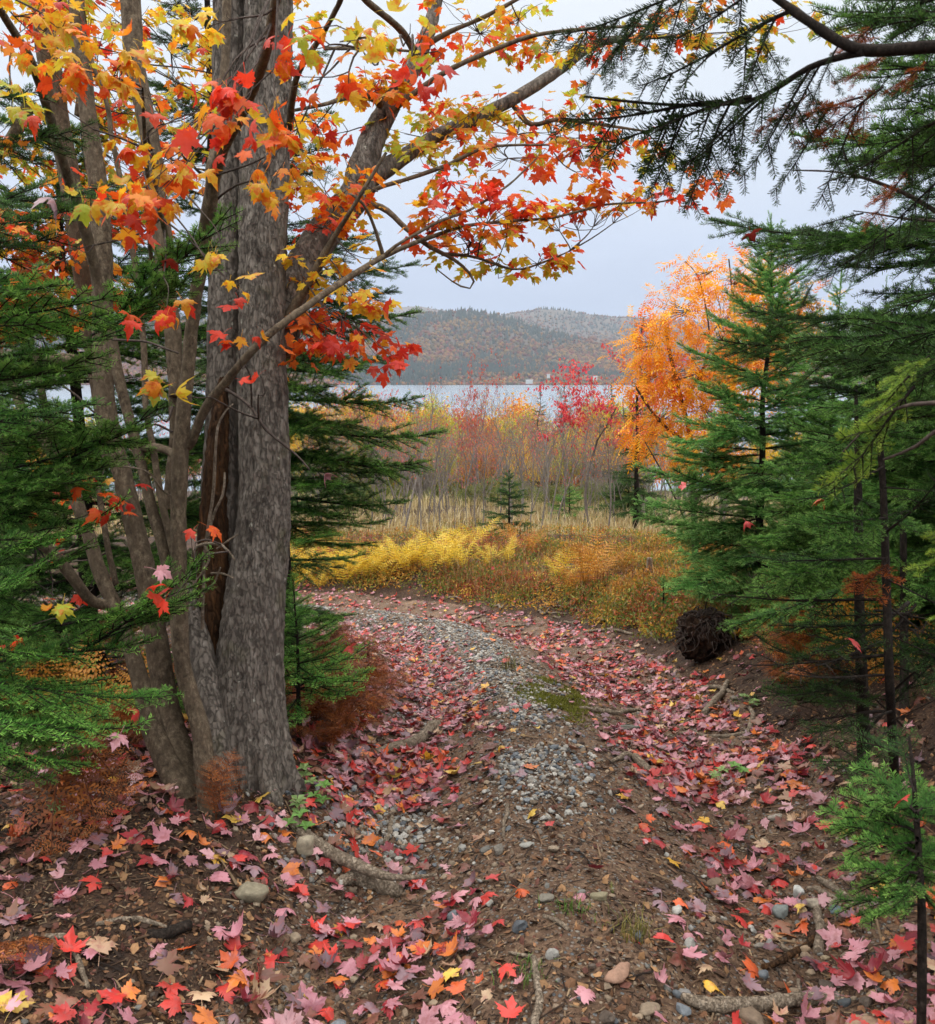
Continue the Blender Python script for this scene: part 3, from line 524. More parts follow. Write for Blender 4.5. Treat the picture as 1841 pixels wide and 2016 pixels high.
# the many-stemmed maple
ST = [
 ([(385, 1640, 3.02, 26), (362, 1565, 3.06, 26), (335, 1517, 3.1, 24), (301, 1438, 3.15, 22), (274, 1336, 3.2, 17), (250, 1255, 3.25, 15), (222, 1190, 3.3, 14), (200, 1140, 3.33, 14), (180, 1070, 3.37, 13), (150, 986, 3.4, 12), (125, 930, 3.43, 11), (78, 856, 3.5, 11), (54, 826, 3.52, 10), (28, 770, 3.56, 9), (0, 700, 3.6, 8), (-60, 560, 3.7, 7)], 26),
 ([(222, 1195, 3.3, 11), (177, 1183, 3.25, 10), (146, 1142, 3.22, 11), (116, 1102, 3.2, 11), (85, 1071, 3.18, 11), (44, 1037, 3.15, 10), (0, 894, 3.1, 8), (-60, 780, 3.1, 7)], 20),
 ([(400, 1600, 3.1, 30), (355, 1480, 3.25, 26), (328, 1394, 3.35, 24), (308, 1260, 3.42, 22), (289, 1139, 3.48, 21), (268, 1060, 3.52, 20), (245, 960, 3.55, 19), (220, 860, 3.6, 18), (203, 770, 3.64, 19), (201, 650, 3.68, 20), (200, 510, 3.72, 20), (195, 400, 3.76, 19), (176, 250, 3.8, 17), (163, 136, 3.85, 16), (150, 0, 3.9, 15), (140, -100, 3.95, 15)], 44),
 ([(412, 1630, 2.98, 24), (410, 1560, 2.99, 22), (403, 1500, 3.02, 20), (393, 1428, 3.05, 18), (373, 1365, 3.08, 17), (358, 1300, 3.1, 16), (353, 1173, 3.13, 15), (350, 1071, 3.16, 16), (350, 1000, 3.18, 15), (357, 880, 3.2, 16), (368, 760, 3.22, 14), (377, 650, 3.24, 13), (392, 540, 3.2, 13), (410, 420, 3.1, 14), (424, 330, 3.0, 13), (460, 255, 2.85, 11), (500, 170, 2.7, 10), (530, 80, 2.55, 10), (556, -60, 2.4, 10)], 26),
 ([(352, 1290, 3.12, 13), (340, 1190, 3.2, 12), (322, 1081, 3.26, 12), (299, 1003, 3.3, 11), (282, 935, 3.33, 10), (262, 860, 3.36, 10), (235, 748, 3.4, 11), (214, 640, 3.42, 10), (190, 550, 3.4, 10), (163, 442, 3.3, 11), (126, 323, 3.15, 10), (96, 215, 3.0, 9), (68, 136, 2.85, 9), (20, 51, 2.65, 8), (-30, -30, 2.5, 8)], 20),
 ([(345, 1110, 3.22, 7), (330, 1044, 3.26, 7), (313, 962, 3.3, 7), (299, 880, 3.35, 6.5), (287, 799, 3.4, 6), (281, 663, 3.45, 6), (266, 510, 3.5, 5.5), (240, 374, 3.5, 5.5), (219, 272, 3.5, 5), (211, 204, 3.5, 4.5), (180, 112, 3.5, 4), (160, 20, 3.5, 3)], 12),
 ([(360, 880, 3.22, 10), (375, 875, 3.2, 9), (400, 815, 3.16, 9), (439, 758, 3.12, 9), (480, 708, 3.08, 8), (524, 663, 3.08, 7.5), (560, 635, 3.1, 7.5), (610, 598, 3.2, 7), (660, 565, 3.3, 6.5), (705, 535, 3.4, 6), (754, 504, 3.5, 5.5), (810, 480, 3.6, 4.5), (865, 461, 3.7, 4), (912, 446, 3.75, 3.5), (1013, 435, 3.85, 3), (1092, 428, 3.95, 2.6), (1200, 403, 4.05, 2.2), (1310, 395, 4.1, 1.6), (1400, 370, 4.1, 1.2)], 14),
 ([(748, 508, 3.5, 4), (790, 475, 3.5, 3), (858, 439, 3.6, 3), (930, 410, 3.7, 2.6), (1002, 363, 3.8, 2), (1056, 313, 3.9, 1.4)], 8),
 ([(752, 500, 3.5, 4), (735, 440, 3.45, 3.2), (715, 400, 3.4, 2.8), (690, 380, 3.4, 2)], 8),
 ([(346, 780, 3.5, 14), (340, 663, 3.54, 16), (330, 578, 3.58, 17), (322, 476, 3.62, 18), (308, 374, 3.66, 18), (294, 270, 3.7, 18), (274, 170, 3.74, 18), (262, 102, 3.78, 19), (256, 0, 3.82, 19), (250, -100, 3.85, 18)], 36),
 ([(330, 1000, 3.5, 12), (345, 860, 3.52, 13), (346, 780, 3.52, 14)], 24),
 ([(165, 560, 4.0, 17), (152, 460, 4.0, 19), (136, 340, 4.02, 20), (118, 255, 4.05, 21), (100, 150, 4.08, 21), (88, 60, 4.1, 21), (80, -80, 4.15, 21)], 40),
 ([(215, 900, 3.95, 15), (190, 740, 3.98, 16), (170, 600, 4.0, 17), (163, 540, 4.0, 17)], 30),
 ([(160, 230, 4.3, 12), (168, 130, 4.3, 11), (155, 20, 4.3, 10), (150, -60, 4.3, 10)], 20),
 ([(410, 345, 3.0, 9), (432, 240, 3.05, 9), (444, 120, 3.1, 9), (450, -50, 3.15, 9)], 14),
 ([(60, 200, 4.4, 12), (30, 260, 4.4, 12), (0, 300, 4.4, 12), (-60, 330, 4.4, 12)], 14),
 ([(300, 560, 3.2, 4), (292, 420, 3.0, 4), (286, 250, 2.8, 4), (283, 180, 2.7, 3)], 8),
 ([(350, 560, 3.0, 6), (330, 480, 2.9, 6), (312, 400, 2.8, 5), (300, 300, 2.7, 4)], 8),
 ([(270, 890, 3.4, 7), (300, 880, 3.3, 8), (335, 890, 3.25, 8), (355, 905, 3.2, 9)], 10),
 ([(240, 748, 3.7, 12), (200, 735, 3.68, 14), (160, 715, 3.66, 14), (120, 708, 3.66, 13), (90, 715, 3.66, 10)], 20),
 ([(120, 910, 3.44, 7), (105, 860, 3.42, 7), (90, 800, 3.4, 7), (75, 740, 3.4, 7), (70, 690, 3.4, 5)], 12),
 ([(227, 1150, 3.4, 6), (210, 1070, 3.42, 6), (200, 1010, 3.44, 6), (190, 960, 3.45, 5)], 10)]
for pts, sd_ in ST: limb(multi, pts, 'stem' if pts[0][3] > 9 else 'branch', M_BARK2, sd_, .0035 if sd_ > 20 else .0015, wob=.004)
# the buttress between them and thin dead twigs in the hollow
limb(multi, [(440, 1600, 3.08, 34), (424, 1462, 3.16, 30), (410, 1394, 3.2, 28), (398, 1290, 3.27, 24), (380, 1215, 3.33, 18), (366, 1150, 3.36, 10)], 'buttress', M_BARK, 44, .006)
for pts in ([(395, 1240, 3.2, 3.5), (400, 1110, 3.16, 3.2), (408, 1050, 3.12, 3.2), (418, 960, 3.1, 3.2), (425, 860, 3.1, 2.8), (440, 820, 3.12, 2.2), (462, 795, 3.15, 1.5)],
            [(372, 1130, 3.1, 4), (385, 1085, 3.05, 4), (405, 1072, 3.0, 3.6), (440, 1075, 2.98, 3), (465, 1105, 2.97, 2)], [(405, 1072, 3.0, 3), (415, 1100, 3, 2.4), (400, 1130, 3, 2), (375, 1160, 3, 1.6)],
            [(418, 1130, 3.05, 2.6), (440, 1132, 3.0, 2.2), (463, 1140, 2.98, 1.4)], [(378, 1200, 3.1, 2.5), (405, 1165, 3.05, 2.5), (425, 1150, 3.02, 2), (437, 1120, 3.0, 1.4)],
            [(430, 1080, 3.05, 2.4), (455, 1062, 3.0, 2), (470, 1052, 3, 1.2)], [(410, 1060, 3.1, 3), (420, 1010, 3.08, 3), (436, 970, 3.06, 2.6), (440, 930, 3.1, 2)],
            [(445, 765, 3.05, 3.5), (490, 800, 3.0, 3), (520, 845, 2.98, 3), (555, 872, 2.98, 2.6), (590, 900, 3.0, 2), (612, 925, 3.0, 1.3)],
            [(222, 668, 3.3, 2.6), (280, 672, 3.25, 2.6), (330, 690, 3.2, 2.2), (352, 698, 3.2, 1.8)], [(350, 985, 3.2, 3), (320, 970, 3.15, 2), (290, 930, 3.1, 1.6), (232, 920, 3.1, 1.4)],
            [(345, 800, 3.25, 3), (330, 830, 3.2, 2.2), (310, 815, 3.2, 2)], [(340, 850, 3.2, 2.6), (305, 835, 3.2, 2), (280, 845, 3.2, 1.4)], [(105, 745, 3.2, 2.6), (150, 780, 3.2, 2.2), (185, 812, 3.2, 2), (240, 850, 3.2, 1.4)],
            [(0, 1040, 2.9, 3.5), (30, 1062, 2.9, 3.2), (70, 1070, 2.9, 2.6), (100, 1062, 2.95, 2)], [(180, 1075, 3.2, 5), (130, 1085, 3.1, 3.5), (100, 1095, 3.0, 2.5)],
            [(425, 345, 3.0, 2.4), (470, 330, 2.9, 2), (520, 310, 2.85, 1.6)], [(418, 400, 3.1, 2.4), (460, 365, 3, 2), (510, 350, 2.9, 1.5)], [(395, 345, 3.0, 3), (360, 310, 2.9, 2.2), (330, 285, 2.8, 1.6)]):
    limb(multi, pts, 'twig', M_STICK if pts[0][0] < 480 and pts[0][1] > 900 else M_TWIG, 6, .0008, wob=.006)

# ------------------------------------------------------------------ maple crowns: leaves on fine twigs
def sprays(tree, clusters, seed, near, name='crown'):
    r = np.random.default_rng(seed); sk = np.concatenate(SKEL[id(tree)]); lo = np.array(tree.location); m = MB(); tw = MB()
    for px, py, rx, ry, n, pal, Y in clusters:
        C = at(px, py, Y); sx, sz = pxr(rx, C), pxr(ry, C); sy = (.5 if near else .85)*max(sx, .08); n = int(n*(1.45 if near else 2.0)) if n > 3 else n; k = max(1, int(n/4.5))
        nodes = C+r.uniform(-1, 1, (k, 3))*np.array([sx*1.35, sy*1.3, sz*1.15])*.9
        anc = sk[np.argmin(((sk[None]-(C-np.array([0, 0, .0]))[None, None])**2).sum(-1))] if True else C
        if np.linalg.norm(anc-C) > 1.0: anc = C+unit(anc-C)*.5
        cen = C*.6+anc*.4-np.array([0, 0, sz*.3])
        if np.linalg.norm(anc-cen) > .03: tube(tw, resample(np.array([anc, (anc+cen)/2+r.normal(0, .015, 3), cen]), 7)-lo, np.linspace(.0035, .0022, 7), 4, 0, cap=False)
        for q in nodes:
            mid = (cen+q)/2+r.normal(0, .02, 3)-np.array([0, 0, .01]); tube(tw, resample(np.array([cen, mid, q]), 6)-lo, np.linspace(.0021, .001, 6), 3, 0, cap=False)
            nl = max(2, int(r.poisson(n/k))); out = unit(q-cen+1e-6); sz_l = (.045 if near else .046)*r.uniform(.6, 1.15, nl)
            az = r.uniform(0, 2*PI, nl); el = -r.uniform(.1, 1.25, nl); D = unit(np.stack([np.cos(az)*np.cos(el), np.sin(az)*np.cos(el), np.sin(el)], -1)+out*.55)
            B = rand_basis(D, r, .55); T = q+D*(sz_l*.55)[:, None]+r.normal(0, .03, (nl, 3))*np.array([1, 1, .6]); c = pick(pal, nl, r)
            tpl = LEAF_NEAR if near else LEAF_FAR
            for i in range(nl):
                V, F = tpl[r.integers(0, len(tpl))]; V = V@(B[i].T)*sz_l[i]+T[i]-lo; m.add(V, F, 0, c[i])
    m.build(name, M_LEAF, tree, False); tw.build('crown_twig', M_TWIG, tree)
A_ = 4.25
CL = [(950, 60, 80, 45, 34, 'mix', A_), (1030, 40, 70, 40, 28, 'yg', A_), (1120, 90, 70, 40, 22, 'mix', A_), (1240, 60, 80, 35, 26, 'mix', 4.5), (1330, 35, 60, 30, 20, 'yo', 4.5), (1420, 45, 60, 35, 24, 'yg', 4.5), (1475, 85, 40, 30, 12, 'yg', 4.5), (1560, 40, 60, 30, 14, 'yg', 4.6),
 (725, 160, 45, 40, 18, 'yo', 4), (770, 180, 40, 35, 14, 'yo', 4), (855, 255, 85, 45, 38, 'yg', 4.2), (930, 235, 80, 50, 40, 'mix', 4.3), (1005, 255, 75, 50, 40, 'mix', 4.4), (1090, 260, 80, 55, 48, 'mix', 4.5), (1140, 305, 60, 35, 28, 'red', 4.3), (1180, 240, 50, 40, 24, 'yg', 4.6), (1215, 285, 50, 30, 20, 'mix', 4.5), (1260, 270, 45, 25, 14, 'yg', 4.6),
 (870, 320, 50, 35, 16, 'yg', 4), (1000, 310, 70, 35, 26, 'or', 4.1), (600, 325, 60, 35, 22, 'y', 3.8), (650, 355, 60, 35, 22, 'yo', 3.7), (690, 335, 40, 30, 8, 'yo', 3.7), (620, 420, 55, 35, 22, 'or', 3.6), (650, 440, 40, 25, 10, 'yo', 3.6),
 (900, 360, 50, 25, 12, 'red', 3.8), (965, 388, 60, 25, 20, 'red', 3.8), (930, 440, 95, 38, 40, 'or', 3.8), (1010, 420, 50, 30, 18, 'red', 3.9), (860, 430, 40, 30, 12, 'yo', 3.7), (1090, 415, 60, 25, 12, 'y', 4), (1150, 410, 50, 30, 14, 'yo', 4.1), (1170, 362, 35, 25, 8, 'or', 4.0), (1200, 400, 50, 28, 18, 'or', 4.1), (1265, 392, 45, 22, 12, 'y', 4.1), (1325, 378, 35, 22, 9, 'red', 4.1), (1405, 350, 40, 25, 14, 'or', 4.1),
 (930, 480, 60, 28, 20, 'yg', 3.8), (985, 508, 60, 18, 18, 'yg', 3.9), (1060, 508, 50, 18, 18, 'mix', 3.95), (1105, 495, 20, 14, 7, 'mix', 4),
 (700, 500, 40, 28, 9, 'y', 3.5), (620, 540, 50, 30, 18, 'y', 3.6), (700, 565, 45, 28, 10, 'y', 3.4), (735, 605, 30, 18, 6, 'yo', 3.4), (650, 650, 55, 30, 22, 'or', 3.5), (715, 650, 55, 28, 18, 'red', 3.4), (762, 690, 28, 18, 8, 'red', 3.3), (600, 685, 50, 30, 18, 'or', 3.5), (590, 595, 40, 30, 16, 'or', 3.6), (600, 250, 40, 50, 14, 'mix', 4), (650, 240, 40, 30, 10, 'or', 4.1), (820, 60, 40, 40, 10, 'red', 4.2)]
sprays(big, CL, 11, False)
NEARCL = [(610, 65, 40, 35, 8, 'red', 2.5), (660, 40, 60, 40, 10, 'yg', 2.3), (700, 100, 70, 35, 12, 'yg', 2.4), (645, 150, 50, 40, 8, 'mix', 2.4), (810, 95, 45, 35, 7, 'red', 2.2), (780, 70, 30, 25, 3, 'yg', 2.2), (590, 180, 30, 30, 4, 'yo', 2.6), (540, 335, 35, 38, 8, 'yo', 2.8)]
sprays(big, NEARCL, 12, True)
r = np.random.default_rng(5); BG = []
for k in range(50):
    px, py = r.uniform(-20, 575), r.uniform(-30, 330) if r.random() < .75 else r.uniform(300, 480)
    BG.append((px, py, 60, 40, 15, ['mix', 'yo', 'yg', 'or', 'red', 'y', 'yg', 'yg'][r.integers(0, 8)], r.uniform(3.9, 5.6)))
for k in range(30): BG.append((r.uniform(-20, 210), r.uniform(390, 640), 60, 35, 13, ['or', 'yo', 'mix', 'red'][r.integers(0, 4)], r.uniform(3.8, 5)))
for k in range(12): BG.append((r.uniform(-20, 330), r.uniform(900, 1250), 40, 25, 3, 'red', r.uniform(3.3, 4)))
sprays(multi, BG, 21, False)
NB = [(60, 45, 60, 35, 12, 'yo', 2.5), (150, 40, 60, 35, 11, 'mix', 2.4), (135, 105, 65, 35, 12, 'yo', 2.4), (225, 125, 65, 32, 11, 'y', 2.3), (190, 105, 50, 35, 8, 'or', 2.3), (425, 35, 60, 30, 10, 'y', 2.4), (330, 190, 70, 30, 11, 'mix', 2.5), (455, 165, 50, 25, 9, 'red', 2.1), (430, 215, 60, 28, 10, 'red', 2.05), (530, 235, 50, 30, 9, 'yo', 2.2), (320, 300, 60, 40, 11, 'yo', 2.2), (300, 350, 60, 35, 12, 'mix', 2.1), (340, 385, 65, 30, 12, 'yo', 2.1), (280, 395, 45, 30, 8, 'or', 2.1),
 (20, 250, 35, 45, 7, 'y', 2.6), (90, 205, 50, 25, 5, 'yg', 2.3), (165, 405, 25, 25, 1, 'yg', 2.3), (470, 480, 38, 22, 3, 'y', 2.5), (465, 580, 40, 22, 3, 'y', 2.5), (505, 595, 15, 8, 1, 'red', 2.6), (320, 605, 30, 22, 4, 'red', 2.6), (470, 648, 20, 10, 2, 'red', 2.6), (335, 735, 55, 20, 5, 'yg', 2.4), (508, 732, 25, 14, 2, 'red', 2.5), (345, 1058, 22, 16, 2, 'red', 2.5), (90, 505, 50, 30, 7, 'or', 2.7), (50, 560, 60, 30, 8, 'or', 3), (50, 1180, 50, 18, 3, 'or', 2.5), (130, 1190, 25, 22, 2, 'yg', 2.5), (310, 1160, 30, 20, 3, 'red', 2.5), (180, 975, 45, 22, 5, 'red', 2.7)]
sprays(multi, NB, 22, True)
# ------------------------------------------------------------------ firs
def boughs(tree, rows, kind):
    for row in rows:
        (ax, ay, aY), (bx, by, bY) = row[:2]; fir_branch(tree, at(ax, ay, aY), at(bx, by, bY), row[2] if len(row) > 2 else kind, float(rng.normal(0, .25)))
# the fir standing just outside the picture whose lower boughs cross the maple stems
b = np.array([-2.15, 2.75, gz(-2.15, 2.75)]); t = thing('fir_tree', 'fir sending bright lower boughs across the slender maple stems', 'fir tree', b)
trunk_of(t, [b-[0, 0, .1], b+[.02, 0, 1.5], b+[.0, .05, 3.4]], [.06, .045, .02], M_FIRBARK)
boughs(t, [((-120, 1330, 2.5), (355, 1380, 2.75), 'lit'), ((-150, 1400, 2.4), (285, 1440, 2.6), 'lit'), ((-130, 1440, 2.3), (185, 1515, 2.5), 'lit'), ((-160, 1250, 2.4), (150, 1300, 2.6), 'lit'), ((60, 1290, 2.7), (312, 1262, 2.8), 'lit'),
 ((150, 1290, 2.8), (412, 1105, 2.7), 'lit'), ((120, 1230, 2.8), (412, 1172, 2.7), 'lit'), ((200, 1300, 2.8), (340, 1100, 2.9), 'fir'), ((-80, 1120, 2.7), (252, 996, 2.7), 'lit'), ((-60, 1180, 2.7), (190, 1070, 2.7), 'lit'), ((-100, 1200, 2.6), (125, 1085, 2.6), 'lit'),
 ((-80, 1000, 2.9), (320, 792, 2.8), 'fir'), ((-60, 940, 2.9), (296, 850, 2.8), 'lit'), ((-90, 1000, 2.8), (215, 914, 2.75), 'fir'), ((-100, 900, 2.7), (120, 830, 2.6), 'fir'), ((-100, 1000, 2.7), (110, 950, 2.6), 'fir'),
 ((-100, 720, 2.6), (270, 650, 2.7), 'lit'), ((-120, 640, 2.5), (240, 590, 2.6), 'lit'), ((-60, 760, 2.6), (190, 700, 2.6), 'fir'), ((-110, 560, 2.5), (120, 560, 2.4), 'fir'), ((-120, 640, 2.4), (110, 640, 2.4), 'lit'),
 ((210, 640, 3.0), (456, 405, 2.8), 'fir'), ((200, 660, 3.0), (345, 480, 2.8), 'fir'), ((180, 660, 3.0), (330, 575, 2.8), 'lit'), ((220, 650, 3.0), (390, 530, 2.9), 'fir'),
 ((-120, 420, 2.6), (250, 335, 2.8), 'dark'), ((-120, 300, 2.6), (180, 235, 2.7), 'dark'), ((-120, 460, 2.6), (150, 395, 2.7), 'dark'), ((-140, 500, 2.5), (130, 450, 2.6), 'dark'), ((-100, 190, 2.6), (90, 170, 2.6), 'dark'), ((-100, 380, 2.4), (80, 400, 2.4), 'dark')], 'fir')
fir_tree('dark full fir filling the shade behind the maple stems', (-1.95, 4.6, gz(-1.95, 4.6)), 3.2, 1.35, 'fir', 13, 6, seed=1, up=(-.1, .4), shape=.7)
fir_tree('tall dark fir at the edge with yellow maple leaves above it', (-3.2, 5.2, gz(-3.2, 5.2)), 3.9, 1.5, 'dark', 12, 6, seed=2, shape=.7)
fir_tree('dense fir close behind the rotten side of the maple', (-1.45, 5.5, gz(-1.45, 5.5)), 4.8, .95, 'dark', 15, 5, seed=3, shape=.6)
rr_ = np.random.default_rng(77)
boughs(bpy.data.objects['fir_tree'], [((-130+rr_.uniform(-20, 40), py+rr_.uniform(-10, 70), 2.6+rr_.uniform(-.15, .3)), (rr_.uniform(40, 235), py+rr_.uniform(-50, 40), 2.75+rr_.uniform(-.15, .35)), ('lit', 'fir', 'fir')[k % 3]) for k, py in enumerate(np.linspace(540, 1480, 30))], 'fir')
# the fir behind the big trunk with its boughs showing on the open side
bx = -1.0; by = 4.85; b = np.array([bx, by, gz(bx, by)]); t = fir_tree('fir standing hard behind the big maple trunk, boughs over the ferns', b, 3.9, .8, 'dark', 11, 5, seed=4, skip=lambda B_, A_: B_[0] > -.80)
T_ = lambda h: b+np.array([0, 0, h])
for tx, ty, tY, kd in [(840, 782, 4.6, 'fir'), (878, 848, 4.6, 'fir'), (854, 908, 4.5, 'fir'), (829, 919, 4.8, 'fir'), (804, 987, 4.6, 'fir'), (775, 1030, 4.7, 'lit'), (743, 1077, 4.5, 'lit'), (829, 612, 4.7, 'fir'), (786, 558, 4.6, 'dark'), (826, 504, 4.8, 'dark'), (743, 446, 4.7, 'dark'), (690, 470, 4.5, 'dark'), (649, 212, 4.7, 'dark'), (640, 285, 4.7, 'dark'), (660, 330, 4.9, 'dark'), (640, 100, 4.8, 'dark'), (780, 700, 4.5, 'fir'), (700, 720, 4.3, 'fir'), (770, 640, 4.9, 'dark'), (700, 560, 4.9, 'dark'), (650, 760, 4.4, 'fir'), (720, 830, 4.3, 'fir'), (690, 900, 4.3, 'fir'), (660, 960, 4.2, 'lit'), (690, 1020, 4.3, 'lit'), (650, 1065, 4.2, 'lit'), (740, 950, 4.9, 'fir'), (700, 990, 5.0, 'fir'), (620, 840, 4.2, 'fir'), (640, 900, 4.6, 'fir'), (640, 640, 4.6, 'fir'), (650, 420, 4.7, 'dark'), (720, 1090, 5.0, 'fir')]:
    B = at(tx, ty, tY); L = np.linalg.norm(B[:2]-b[:2]); h = B[2]-b[2]+L*(-.02 if ty > 600 else -.12); fir_branch(t, T_(h), B, kd, float(rng.normal(0, .15)))
# fir sapling beside the trunk
b = g1(590, 1455); fir_tree('knee-high fir sapling at the foot of the maple with brown ferns beside it', b, at(590, 1140, b[1])[2]-b[2], .50, 'lit', 10, 6, seed=5, up=(.0, .7), r0=.010, z0=.30, name='fir_sapling', cat='fir sapling')
# the young firs on the bank
def fir_px(px, ptop, Y, R, label, x=None, **k):
    P = at(px, ptop, Y); x = P[0]; z = gz(x, Y); return fir_tree(label, (x, Y, z), P[2]-z, R, **k)
fir_px(1522, 440, 6.4, 1.02, 'shapely young fir on the bank in front of the orange mountain ash', kind='blue', whorls=17, per=7, seed=6, shape=.62, up=(-.18, .75), r0=.032, z0=.06, lower=.0)
fir_px(1652, 540, 7.8, 1.1, 'young fir with a bare upper stem beyond the shapely one', kind='blue', whorls=12, per=5, seed=7, shape=.7, up=(-.15, .7), r0=.035)
fir_px(1800, 560, 7.2, 1.2, 'pale green fir showing under the overhanging spruce boughs', kind='lit', whorls=12, per=6, seed=8, shape=.7, up=(-.1, .6))
fir_px(1745, 560, 10.5, .9, 'thin-topped fir rising farther back on the bank', kind='blue', whorls=10, per=5, seed=9, up=(-.1, .7))
fir_px(1640, 780, 5.2, .62, 'low bushy fir filling the bank below the shapely fir', kind='fir', whorls=9, per=6, seed=10, shape=.5, up=(-.2, .5))
fir_px(1830, 700, 4.9, 1.0, 'shaded fir packed behind the thin dark trunks', kind='fir', whorls=11, per=6, seed=11, shape=.6, up=(-.2, .4))
# thin dark trunks with dead lower limbs
def dark_fir(pts, label, boughs_, seed):
    P, R = pxpath(pts); P[0] = g1(pts[0][0], pts[0][1]); b = P[0].copy(); P[0, 2] -= .05; t = thing('fir_tree', label, 'fir tree', b); trunk_of(t, P, R, M_FIRBARK, 12); boughs(t, boughs_, 'thin'); return t
dark_fir([(1765, 1535, 2.9, 10), (1752, 1350, 2.95, 9), (1745, 1150, 3.0, 8), (1738, 950, 3.05, 6.5), (1728, 800, 3.1, 5), (1730, 620, 3.2, 2)], 'slim dark fir trunk with dead wiry lower limbs on the bank',
 [((1745, 1180, 3), (1400, 1160, 3.3), 'bare'), ((1748, 1290, 3), (1420, 1290, 3.2), 'bare'), *[((1750+rr_.uniform(-60, 60), rr_.uniform(1180, 1480), rr_.uniform(2.9, 3.5)), (rr_.choice([1570, 1650, 1880])+rr_.uniform(-40, 60), rr_.uniform(1180, 1400), rr_.uniform(2.7, 3.5)), ('bare', 'thin', 'thin')[q_ % 3]) for q_ in range(20)], ((1750, 1330, 3), (1560, 1300, 2.7), 'bare'), ((1750, 1380, 3), (1600, 1330, 3.2), 'bare'), ((1745, 1100, 3), (1470, 1090, 3.3), 'thin'), ((1742, 1050, 3), (1860, 930, 2.6), 'thin'), ((1742, 1020, 3), (1560, 1030, 2.8), 'fir'), ((1740, 960, 3), (1900, 960, 2.8), 'thin'), ((1738, 920, 3), (1600, 980, 2.8), 'thin'),
  ((1745, 1140, 3), (1900, 1200, 2.7), 'thin'), ((1748, 1230, 3), (1520, 1220, 3.4), 'thin'), ((1748, 1250, 3), (1880, 1290, 2.8), 'bare'), ((1755, 1400, 2.95), (1600, 1440, 2.7), 'thin'), ((1755, 1430, 2.95), (1650, 1520, 2.6), 'thin'), ((1757, 1420, 2.9), (1860, 1350, 2.8), 'bare'), ((1740, 880, 3.05), (1560, 830, 3.2), 'fir'), ((1735, 830, 3.1), (1900, 800, 2.9), 'fir'), ((1730, 780, 3.1), (1600, 740, 3.4), 'dark'), ((1732, 700, 3.1), (1880, 640, 3), 'dark'), ((1745, 1110, 3), (1690, 1160, 2.8), 'dead')], 1)
dark_fir([(1702, 1500, 3.3, 13), (1698, 1380, 3.35, 12), (1692, 1200, 3.4, 10), (1690, 1000, 3.5, 8), (1685, 760, 3.7, 3)], 'thicker dark fir trunk standing against orange ferns', [((1695, 1330, 3.35), (1500, 1250, 3.0), 'thin'), ((1692, 1250, 3.4), (1520, 1310, 3.6), 'thin'), ((1690, 1200, 3.4), (1850, 1240, 3.3), 'bare'), ((1690, 1150, 3.4), (1420, 1230, 3.7), 'fir'), ((1690, 1100, 3.4), (1500, 1130, 3.0), 'fir'), ((1690, 1050, 3.5), (1560, 1130, 3.0), 'fir'), ((1688, 980, 3.5), (1820, 1050, 3.1), 'fir'), ((1690, 900, 3.5), (1480, 930, 3.2), 'fir'), ((1697, 1380, 3.35), (1560, 1370, 3.2), 'thin'), ((1690, 850, 3.6), (1840, 860, 3.3), 'fir')], 2)
dark_fir([(1782, 1420, 3.9, 9), (1780, 1250, 3.95, 8), (1778, 1000, 4, 6)], 'thinnest dark fir trunk in the gloom of the thicket', [((1780, 1300, 3.95), (1900, 1330, 3.8), 'bare'), ((1780, 1250, 3.95), (1640, 1300, 3.8), 'bare'), ((1780, 1180, 3.95), (1900, 1130, 3.8), 'thin'), ((1780, 1100, 4), (1660, 1060, 3.9), 'fir')], 3)
# the overhanging spruce by the camera
b = np.array([1.75, 1.75, gz(1.75, 1.75)]); t = thing('spruce_tree', 'dark spruce hanging its drooping boughs over the scene from above', 'spruce tree', b)
trunk_of(t, [b-[0, 0, .1], b+[0, 0, 1.6], b+[.05, 0, 4]], [.10, .085, .05], M_FIRBARK)
def bark_limb(t, pts, name='limb', mat=None, sides=9):
    P, R = pxpath(pts); n = 26; Q = resample(np.concatenate([P, R[:, None]], 1), n); m = MB(); lo = np.array(t.location); tube(m, Q[:, :3]-lo, np.maximum(Q[:, 3], .001), sides, 0, (1, 1, 1), lambda V, RR, th, z: RR*.15*fbm((V+lo)*30, 2, 3)); return m.build(name, mat or M_FIRBARK, t)
bark_limb(t, [(1950, 100, 1.75, 14), (1841, 92, 1.78, 12), (1720, 100, 1.8, 11), (1660, 85, 1.82, 10), (1590, 40, 1.85, 9), (1520, -10, 1.88, 8), (1450, -60, 1.9, 8)])
bark_limb(t, [(1700, 102, 1.8, 8), (1600, 130, 1.9, 6), (1500, 190, 2.0, 5), (1420, 205, 2.05, 4), (1300, 205, 2.1, 3), (1150, 190, 2.15, 2)])
bark_limb(t, [(1950, 480, 2.2, 6), (1841, 415, 2.2, 5), (1780, 380, 2.2, 4), (1700, 350, 2.2, 3), (1640, 338, 2.2, 2), (1560, 335, 2.2, 1.4)], 'branch', M_TWIG)
bark_limb(t, [(1700, 350, 2.2, 2), (1650, 350, 2.2, 1.5), (1610, 370, 2.2, 1)], 'twig', M_TWIG, 5)
bark_limb(t, [(1841, 435, 2.3, 3), (1780, 430, 2.3, 2.4), (1720, 420, 2.3, 1.6), (1680, 415, 2.3, 1)], 'twig', M_TWIG, 5)
